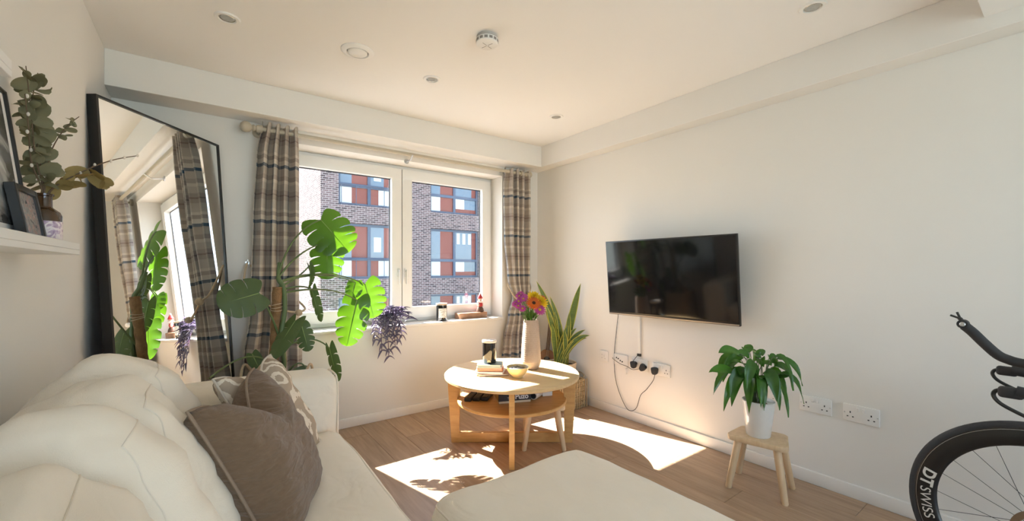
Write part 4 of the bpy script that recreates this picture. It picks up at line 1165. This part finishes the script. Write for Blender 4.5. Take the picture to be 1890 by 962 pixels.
for i in range(46):
    a = rnd.uniform(0, 2*PI); r_ = rnd.uniform(.01, .065); e_ = VT+V3((r_*math.cos(a), r_*math.sin(a), rnd.uniform(.03, .10)))
    s_ = VT+V3((.02*math.cos(a), .02*math.sin(a), rnd.uniform(-.02, .03)))
    leafobj(blade(s_, (s_+e_)/2+V3((0, 0, .015)), e_, rnd.uniform(.008, .018), rv(1)+V3((0, 0, .6)), 5, .2), 'leaf', mGreen, fol)

# lower shelf
SH = .3055
mRem = M('black_remote_plastic', (.022, .020, .018), .5, .2, 30)
mBtn = M('grey_buttons', (.16, .14, .12), .6, .2, 60)
def at(rx, fy): return TC+V3((math.cos(-YAW)*rx-math.sin(-YAW)*fy, math.sin(-YAW)*rx+math.cos(-YAW)*fy, 0))
def remote(label, rx, fy, rot, l, w, h):
    c = at(rx, fy); t = thing('remote_control', label, 'remote', (c.x, c.y, SH), (0, 0, -YAW+math.radians(rot)), 'remote controls on the lower shelf')
    B().box(-w/2, w/2, -l/2, l/2, 0, h, .005, 2).obj('body', mRem, t, True)
    for i in range(7):
        for j in range(3): B().box(-w/2+.007+j*(w-.014)/3, -w/2+.004+(j+1)*(w-.014)/3, -l/2+.012+i*l/8, -l/2+.012+i*l/8+.010, h-.0005, h+.0022, .001, 1).obj('button', mBtn, t, True)
remote('black remote control nearest the table edge on the lower shelf', -.272, -.045, -12, .15, .046, .024)
remote('black remote control in the middle of three on the lower shelf', -.217, -.03, -11, .165, .046, .022)
remote('black remote control beside the boxed game on the lower shelf', -.163, -.025, -12, .165, .046, .024)
def text_mesh(s, size, ext=.0004, bold=0.0):
    cu = bpy.data.curves.new('lettering', 'FONT'); cu.body = s; cu.size = size; cu.extrude = ext; cu.offset = bold; cu.align_x = 'CENTER'; cu.align_y = 'CENTER'
    o = bpy.data.objects.new('lettering', cu); COL.objects.link(o)
    dg = bpy.context.evaluated_depsgraph_get(); me = bpy.data.meshes.new_from_object(o.evaluated_get(dg))
    bpy.data.objects.remove(o); bpy.data.curves.remove(cu)
    bb = B().add([v.co for v in me.vertices], [tuple(p.vertices) for p in me.polygons]); bpy.data.meshes.remove(me); return bb
c = at(.005, -.08); bx = thing('boxed_game', 'dark boxed game with white lettering on the lower shelf', 'box', (c.x, c.y, SH), (0, 0, -YAW+math.radians(14)))
B().box(-.105, .105, -.06, .06, .0, .014, .001, 1).obj('tray', M('cream_card', (.66, .56, .40), .7), bx, True)
B().box(-.108, .108, -.063, .063, .0141, .062, .002, 1).obj('lid', M('dark_card', (.028, .018, .016), .5), bx, True)
B().box(-.1086, -.1081, -.055, .055, .016, .060).obj('side_print', M('gold_card', (.55, .36, .14), .6), bx, True, smooth=False)
RX90 = Matrix.Rotation(PI/2, 4, 'X')
mWhiteInk = M('white_ink', (.80, .78, .76), .6)
text_mesh('Puzo', .045, bold=.0012).xf(Matrix.Translation((.045, -.0634, .039)) @ RX90).obj('lettering', mWhiteInk, bx, True, smooth=False)
text_mesh('The', .020).xf(Matrix.Translation((-.035, -.0634, .032)) @ RX90).obj('lettering', M('grey_ink', (.4, .38, .36), .6), bx, True, smooth=False)
c = at(.150, -.06); tr = thing('torch', 'white cylinder torch with a dark end lying on the lower shelf', 'torch', (c.x, c.y, SH+.026), (0, 0, -YAW-math.radians(28)))
B().lathe([(0, -.02), (.018, -.02), (.024, -.022), (.026, -.018), (.026, .085), (.022, .09), (0, .09)], 24, axis='Y').obj('barrel', M('cream_plastic', (.74, .68, .60), .4), tr, True)
B().lathe([(0, -.0226), (.019, -.0226), (.0195, -.0215)], 24, axis='Y').obj('lens', mBlackM, tr, True)
c = at(.115, -.01); tr = thing('tin', 'small black tin beside the torch on the lower shelf', 'tin', (c.x, c.y, SH))
B().lathe([(0, 0), (.026, 0), (.027, .003), (.027, .05), (.024, .052), (.024, .058), (0, .058)], 24).obj('can', mBlackM, tr, True)
c = at(.235, .03); tr = thing('box', 'small white box at the back of the lower shelf', 'box', (c.x, c.y, SH), (0, 0, -.4))
B().box(-.035, .035, -.025, .025, 0, .045, .002, 1).obj('carton', M('white_card', (.75, .71, .66), .6), tr, True)

# ------------------------------------------------------------------ corner: basket, snake plant, ukulele
bs = thing('storage_basket', 'square woven wicker basket in the room corner', 'basket', (2.47, 2.645, 0))
x0, x1, y0, y1 = 2.325, 2.625, 2.495, 2.795
for i in range(12):
    zz = .012+i*.0195
    B().tube([(x, y, zz+.004*math.sin(k*1.9+i*PI)) for k, (x, y, _) in enumerate(rrect(x0+.011, x1-.011, y0+.011, y1-.011, .03, 0, 3))], .0105, 6, closed=True).obj('wicker_course', mWick, bs)
for sx, (xa, ya, xb, yb) in enumerate(((x0, y0, x1, y0), (x0, y0, x0, y1))):
    for k in range(13):
        t_ = (k+.5)/13
        B().tube([(xa+(xb-xa)*t_-(.002 if sx else 0), ya+(yb-ya)*t_-(0 if sx else .002), z_) for z_ in (.004, .12, .238)], .005, 5).obj('wicker_stake', mWick, bs)
B().box(x0+.02, x1-.02, y0+.02, y1-.02, .003, .012).obj('bottom', mWick, bs, smooth=False)
B().tube(catmull([(x1-.01, y0+.06, .225), (x1+.012, y0+.05, .25), (x1+.014, y0+.11, .27), (x1-.01, y0+.15, .23)], 5), .005, 6).obj('handle', mRope, bs)

mSn = M('snake_leaf_green', (.10, .16, .035), .4, .5, 30, stretch=(.4, .4, 2.5), trans=.2)
mSnE = M('snake_leaf_edge', (.55, .52, .10), .4, .15, 30, trans=.25)
sp = thing('snake_plant', 'tall snake plant in a beige pot standing in the wicker basket', 'plant', (2.47, 2.65, .013))
B().lathe([(0, 0), (.095, 0), (.105, .01), (.125, .33), (.130, .345), (.126, .358), (.118, .355), (.112, .33), (0, .325)], 32, (2.47, 2.65, .0135)).obj('pot', M('beige_fibre_pot', (.58, .45, .31), .8, .15, 40, .3, 100), sp)
B().lathe([(0, .0), (.111, 0), (0, .012)], 24, (2.47, 2.65, .345)).obj('soil', mSoil, sp)
bsn = V3((2.47, 2.65, .35))
tips = [((2.298, 2.779, 1.062), .055, 0), ((2.60, 2.55, 1.044), .062, 0), ((2.358, 2.735, .816), .045, .0), ((2.33, 2.70, .872), .045, 0), ((2.485, 2.70, .76), .05, 0), ((2.42, 2.68, .80), .05, 0), ((2.37, 2.66, .70), .045, 0),
        ((2.535, 2.60, .690), .040, .02), ((2.575, 2.575, .66), .040, .03), ((2.635, 2.53, .645), .04, .05), ((2.645, 2.49, .60), .042, .08), ((2.64, 2.52, .575), .042, .08), ((2.51, 2.62, .72), .042, 0), ((2.55, 2.67, .62), .04, .03), ((2.45, 2.60, .66), .04, 0), ((2.515, 2.60, .80), .045, 0), ((2.40, 2.72, .93), .045, 0)]
pr = lambda t_: (.55+.9*t_ if t_ < .5 else 1.0*(1-((t_-.5)/.5)**2.2)+.0)
for k, (tp, w, bend) in enumerate(tips):
    tp = V3(tp); a = 2*PI*k/len(tips); s_ = bsn+V3((.045*math.cos(a), .045*math.sin(a), 0))
    c_ = s_*.45+tp*.55+V3((0, 0, .04+bend)); c_.x = s_.x*.6+tp.x*.4; c_.y = s_.y*.6+tp.y*.4
    nr = V3((-.55+rnd.uniform(-.5, .5), -.8+rnd.uniform(-.3, .3), .15))
    lf = leafobj(blade(s_, c_, tp, w, nr, 12, .14, pr, 4), 'leaf', mSn, sp)
    # yellow margins: two slim strips along the edge
    Pm = bez(s_, c_, tp, 12); ed = [[], []]
    for i in range(13):
        tg = (Pm[min(i+1, 12)]-Pm[max(i-1, 0)]).normalized(); s2 = tg.cross(nr).normalized(); nn = s2.cross(tg).normalized(); ww = w*.5*pr(i/12)
        for q, sg in enumerate((-1, 1)): ed[q].append(Pm[i]+s2*sg*ww*.96+nn*ww*.28)
    for q in (0, 1): B().tube(ed[q], [.0032*max(.25, pr(i/12)) for i in range(13)], 5).obj('leaf_margin', mSnE, lf)

uk = thing('ukulele', 'small brown ukulele leaning in the corner behind the snake plant', 'ukulele', (2.545, 2.96, 0))
mUk = wood('mahogany', (.20, .085, .035), (.34, .16, .07), (14, 14, 2), .35)
def ukout(z):    # half width of the body
    return .088*math.exp(-((z-.075)/.075)**2)+.066*math.exp(-((z-.20)/.055)**2)
Vb = []; pts_ = []
zs_ = [i/28*.25 for i in range(29)]
poly = [(ukout(z_)*(1 if .004 < z_ < .246 else .5), z_) for z_ in zs_]; poly = poly+[(-x_, z_) for x_, z_ in reversed(poly)]
UM = Matrix.Translation((2.545, 2.955, .17)) @ Matrix.Rotation(-.62, 4, 'Z') @ Matrix.Rotation(math.radians(-13), 4, 'X') @ Matrix.Rotation(.12, 4, 'Y')
B().prism(poly, -.03, .03, .004).xf(UM @ Matrix.Rotation(PI/2, 4, 'X')).obj('body', mUk, uk)
B().box(-.017, .017, -.036, -.018, .24, .50, .004, 2).xf(UM).obj('neck', wood('dark_neck', (.10, .05, .025), (.17, .08, .04), (14, 14, 2), .4), uk)
B().prism([(-.02, .50), (.02, .50), (.028, .53), (.03, .58), (.02, .605), (-.02, .605), (-.03, .58), (-.028, .53)], .018, .032, .003).xf(UM @ Matrix.Rotation(PI/2, 4, 'X')).obj('headstock', mUk, uk)
B().lathe([(0, -.0312), (.028, -.0312), (.029, -.030)], 24, (0, 0, .155), 'Y').xf(UM).obj('sound_hole', mHole, uk)
B().box(-.028, .028, -.038, -.0301, .055, .067, .002, 1).xf(UM).obj('bridge', mBlackM, uk)
for i in range(4): B().tube([V3((-.012+i*.008, -.0385, .062)), V3((-.009+i*.006, -.0385, .50))], .0006, 4).xf(UM).obj('string', M('nylon_string', (.6, .58, .55), .4), uk)
for s in (-1, 1):
    for z_ in (.535, .575): B().ball((s*.036, -.024, z_), .008, 8, 6).xf(UM).obj('tuning_peg', mPlastic, uk)
B().box(2.49, 2.60, 2.91, 3.01, .0, .165, .006, 2).obj('stand', mBlackM, uk)

# ------------------------------------------------------------------ peace lily on the stool
lp = V3((2.375, 1.025, .2805))
lily = thing('peace_lily', 'glossy green peace lily in a white pot on the beech stool', 'plant', lp)
B().lathe([(0, 0), (.053, 0), (.057, .004), (.076, .17), (.079, .187), (.074, .189), (.070, .175), (0, .165)], 40, lp).obj('pot', M('white_ceramic', (.78, .75, .71), .28, .02, 10, coat=.3), lily)
B().lathe([(.0, .0), (.0705, 0), (0, .008)], 24, lp+V3((0, 0, .168))).obj('soil', M('bark_soil', (.20, .10, .06), .95, .4, 60, .8, 90), lily)
mLily = leafmat('peace_lily_leaf', (.025, .085, .018), (.075, .19, .035), .30, .25, (1.5, 2.0, .5), 22)
tips = [(2.128, 1.105, .73), (2.088, 1.135, .63), (2.312, .971, .715), (2.166, 1.077, .67), (2.477, .849, .56), (2.446, .872, .60), (2.15, 1.09, .43), (2.25, 1.01, .415), (2.41, .89, .40), (2.30, .96, .44), (2.17, 1.07, .50), (2.21, 1.04, .62), (2.18, 1.065, .455), (2.50, .90, .52), (2.38, .86, .58), (2.30, .90, .50), (2.22, 1.13, .56), (2.55, 1.0, .55), (2.52, 1.12, .58), (2.45, 1.20, .57), (2.34, 1.22, .55), (2.26, 1.18, .60), (2.36, .95, .66), (2.43, .95, .68), (2.28, 1.08, .70), (2.40, 1.10, .72), (2.47, 1.05, .66), (2.33, .90, .45), (2.20, 1.0, .55), (2.27, .97, .60), (2.44, .83, .48), (2.16, 1.15, .50), (2.35, 1.02, .69), (2.48, .93, .47), (2.24, .95, .47), (2.30, 1.0, .52)]
rnd = random.Random(21)
for k, tp in enumerate(tips):
    tp = V3(tp)+V3((.01, .01, 0)); s_ = lp+V3((rnd.uniform(-.025, .025), rnd.uniform(-.025, .025), .17))
    out = V3((tp.x-s_.x, tp.y-s_.y, 0)); hgt = max(tp.z, .56)+.06
    b0 = s_+out*.42; b0.z = min(hgt, .58+.12*rnd.random()) if tp.z < .6 else tp.z-.01
    if tp.z < .6: b0.z = max(b0.z, tp.z+.13)
    lf = leafobj(blade(b0, b0+out*.38+V3((0, 0, .035 if tp.z > .6 else .02)), tp, rnd.uniform(.042, .062), V3((-.35+rnd.uniform(-.5, .5), -.4+rnd.uniform(-.5, .5), .8))+out*2, 10, .2, lambda t_: max(.02, math.sin(PI*min(1, t_**.8*.98+.01)))**.9, 4, .004, k), 'leaf', mLily, lily)
    B().tube(bez(s_, V3((s_.x+out.x*.12, s_.y+out.y*.12, b0.z-.02)), b0, 8), .0022, 5).obj('leaf_stalk', mPet, lf)

# ------------------------------------------------------------------ bicycle
BA = .15
bd = V3((math.sin(BA), math.cos(BA), 0)); bn = V3((math.cos(BA), -math.sin(BA), 0))   # forward, and away from the camera side
bc_ = V3((2.112, .060, .3388))
bike = thing('bicycle', 'black time trial bicycle standing along the right wall', 'bicycle', (bc_.x, bc_.y, 0))
def wheel(c, deep):
    WM = Matrix(((bd.x, bn.x, 0, c.x), (bd.y, bn.y, 0, c.y), (0, 0, 1, c.z), (0, 0, 0, 1)))
    hub_ = B().lathe([(0, -.05), (.011, -.05), (.012, -.035), (.022, -.034), (.022, -.028), (.013, -.024), (.013, .024), (.022, .028), (.022, .034), (.012, .035), (.011, .05), (0, .05)], 24, axis='Y').xf(WM)
    ty = B()
    ty.tube([(.325*math.cos(a), 0, .325*math.sin(a)) for a in [2*PI*k/96 for k in range(96)]], .0135, 12, closed=True)
    wo = ty.xf(WM).obj('tyre', M('rubber_tyre', (.035, .036, .04), .75, .15, 60, .3, 220), bike)
    rim = B(); pr_ = [(.318, -.0115), (.314, -.0125), (.295, -.0135), (.272, -.0115), (.262, -.005), (.260, 0), (.262, .005), (.272, .0115), (.295, .0135), (.314, .0125), (.318, .0115)]
    rim.lathe(pr_, 96, axis='Y', cap=False).xf(WM).obj('rim', M('carbon_rim', (.011, .011, .012), .28, .1, 20, coat=.3), wo)
    B().tube([(.3135*math.cos(a), -.0128, .3135*math.sin(a)) for a in [2*PI*k/96 for k in range(96)]], .0009, 5, closed=True).xf(WM).obj('brake_line', mSteel, wo)
    hub_.obj('hub', mBlackM, wo)
    for k in range(24):
        a = 2*PI*k/24+.07; s = 1 if k % 2 else -1; a2 = a+(.95 if (k//2) % 2 else -.95)
        B().tube([(.021*math.cos(a2), s*.031, .021*math.sin(a2)), (.262*math.cos(a), s*.003, .262*math.sin(a))], .00085, 4).xf(WM).obj('spoke', mBlack, wo)
    r_ = B()
    for k in range(12):
        a = 2*PI*k/12
        r_.tube([(.024*math.cos(a), -.043, .024*math.sin(a)), (.062*math.cos(a+.5), -.043, .062*math.sin(a+.5))], .0028, 5)
    r_.lathe([(.060, -.0438), (.078, -.0438), (.078, -.0422), (.060, -.0422), (.060, -.0438)], 48, axis='Y', cap=False)
    r_.xf(WM).obj('brake_disc', M('bronze_disc', (.36, .27, .20), .35, .1, 40, metal=.9), wo)
    return WM, wo
WM, wo = wheel(bc_, True)
# rim lettering, wrapped round the camera-side face; letter tops point at the hub
def rim_text(s, size, th0, r0, mat, WM, par, bold=0.0):
    bb = text_mesh(s, size, .0003, bold); xs_ = [v[0] for v in bb.v]; x0_ = min(xs_)
    out = []
    for x, y, z in bb.v:
        r = r0-y; th = th0-(x-x0_)/r0
        out.append((r*math.cos(th), -.0142-z*.8, r*math.sin(th)))
    bb.v = out
    bb.xf(WM).obj('lettering', mat, par, smooth=False)
mDecal = M('white_decal', (.72, .72, .70), .5)
rim_text('DT', .048, .32, .289, mDecal, WM, wo, .0016)
rim_text('SWISS', .042, .075, .289, mDecal, WM, wo)
rc = bc_-bd*.985
wheel(rc, True)
mFrame = M('black_carbon_frame', (.014, .014, .015), .32, .1, 15, coat=.3)
def tb(name, pts, r, m=None, n=12): return B().tube(catmull(pts, 6), r, n).obj(name, m or mFrame, bike)
hb = bc_-bd*.085+V3((0, 0, .36)); ht = bc_-bd*.118+V3((0, 0, .47)); bbk = bc_-bd*.58+V3((0, 0, -.07)); st = bc_-bd*.70+V3((0, 0, .42))
for s in (-1, 1): tb('fork_blade', [bc_+bn*s*.056, bc_+bn*s*.054+V3((0, 0, .14))-bd*.02, hb+bn*s*.022], .014)
tb('head_tube', [hb, ht], .027); tb('down_tube', [hb+V3((0, 0, .03)), bbk], .026); tb('top_tube', [ht-V3((0, 0, .02)), st], .020); tb('seat_tube', [bbk, st, st-bd*.03+V3((0, 0, .16))], .018)
for s in (-1, 1):
    tb('seat_stay', [rc+bn*s*.066, st+bn*s*.015-V3((0, 0, .1))], .009); tb('chain_stay', [rc+bn*s*.066, bbk+bn*s*.03], .011)
soft_block(.26, .12, .05, .024, 6).xf(Matrix.Translation(st-bd*.03+V3((0, 0, .19))) @ Matrix.Rotation(PI/2-BA, 4, 'Z')).obj('saddle', mBlackM, bike)
tb('crank', [bbk+bn*-.06, bbk+bn*-.07+bd*.08-V3((0, 0, .12))], .011); B().lathe([(0, -.055), (.085, -.055), (.09, -.05), (0, -.05)], 32, axis='Y').xf(Matrix(((bd.x, bn.x, 0, bbk.x), (bd.y, bn.y, 0, bbk.y), (0, 0, 1, bbk.z), (0, 0, 0, 1)))).obj('chainring', mBlackM, bike)
tb('stem', [ht, V3((2.07, -.03, .815))], .02)
tb('base_bar', [(1.87, -.01, .803), (1.95, -.055, .80), (2.07, -.065, .80), (2.19, -.055, .80), (2.26, -.01, .803)], .015)
for X, dy, dz in ((2.26, .035, -.002), (1.87, 0, 0)):
    k = tb('bar_end', [(X, -.01, .803), (X, .07+dy, .807), (X, .115+dy, .812)], .0165, mBlackM)
    B().box(X-.013, X+.013, .10+dy, .150+dy, .790, .822, .009, 3).obj('lever_hood', mBlackM, bike)
    tb('brake_lever', [(X, .135+dy, .812+dz), (X, .153+dy, .806+dz), (X, .158+dy, .790+dz), (X, .143+dy, .769+dz), (X, .101+dy, .746+dz), (X, .05+dy, .722+dz)], .0052, mBlack, 8)
P = catmull([(2.1, -.10, .85), (2.1, .02, .853), (2.1, .114, .861), (2.1, .147, .869), (2.1, .170, .882), (2.1, .200, .917), (2.1, .224, .948), (2.1, .243, .968)], 6)
B().tube(P, [.0125]*10+[.0150]*(len(P)-10), 14).obj('aero_extension', mBlackM, bike)
B().box(2.085, 2.115, -.12, -.06, .805, .862, .006, 2).obj('extension_clamp', mBlackM, bike)
soft_block(.09, .12, .03, .014, 5).xf(Matrix.Translation((2.1, -.16, .885))).obj('arm_pad', mBlackM, bike)
sh = V3((2.1, .246, .974))
B().lathe([(0, -.017), (.013, -.017), (.015, -.013), (.015, .013), (.013, .017), (0, .017)], 20, sh, 'X').obj('shifter_pivot', mBlackM, bike)
B().lathe([(0, -.0186), (.006, -.0186), (.0075, -.0172)], 16, sh, 'X').obj('shifter_bolt', mSteel, bike)
for dx, e_ in ((-.008, (2.092, .276, 1.002)), (.008, (2.108, .262, 1.013))):
    tb('shift_lever', [sh+V3((dx, 0, .004)), sh+V3((dx, .008, .018)), e_], [.0055]*7+[.0035]*6, mBlack, 8)
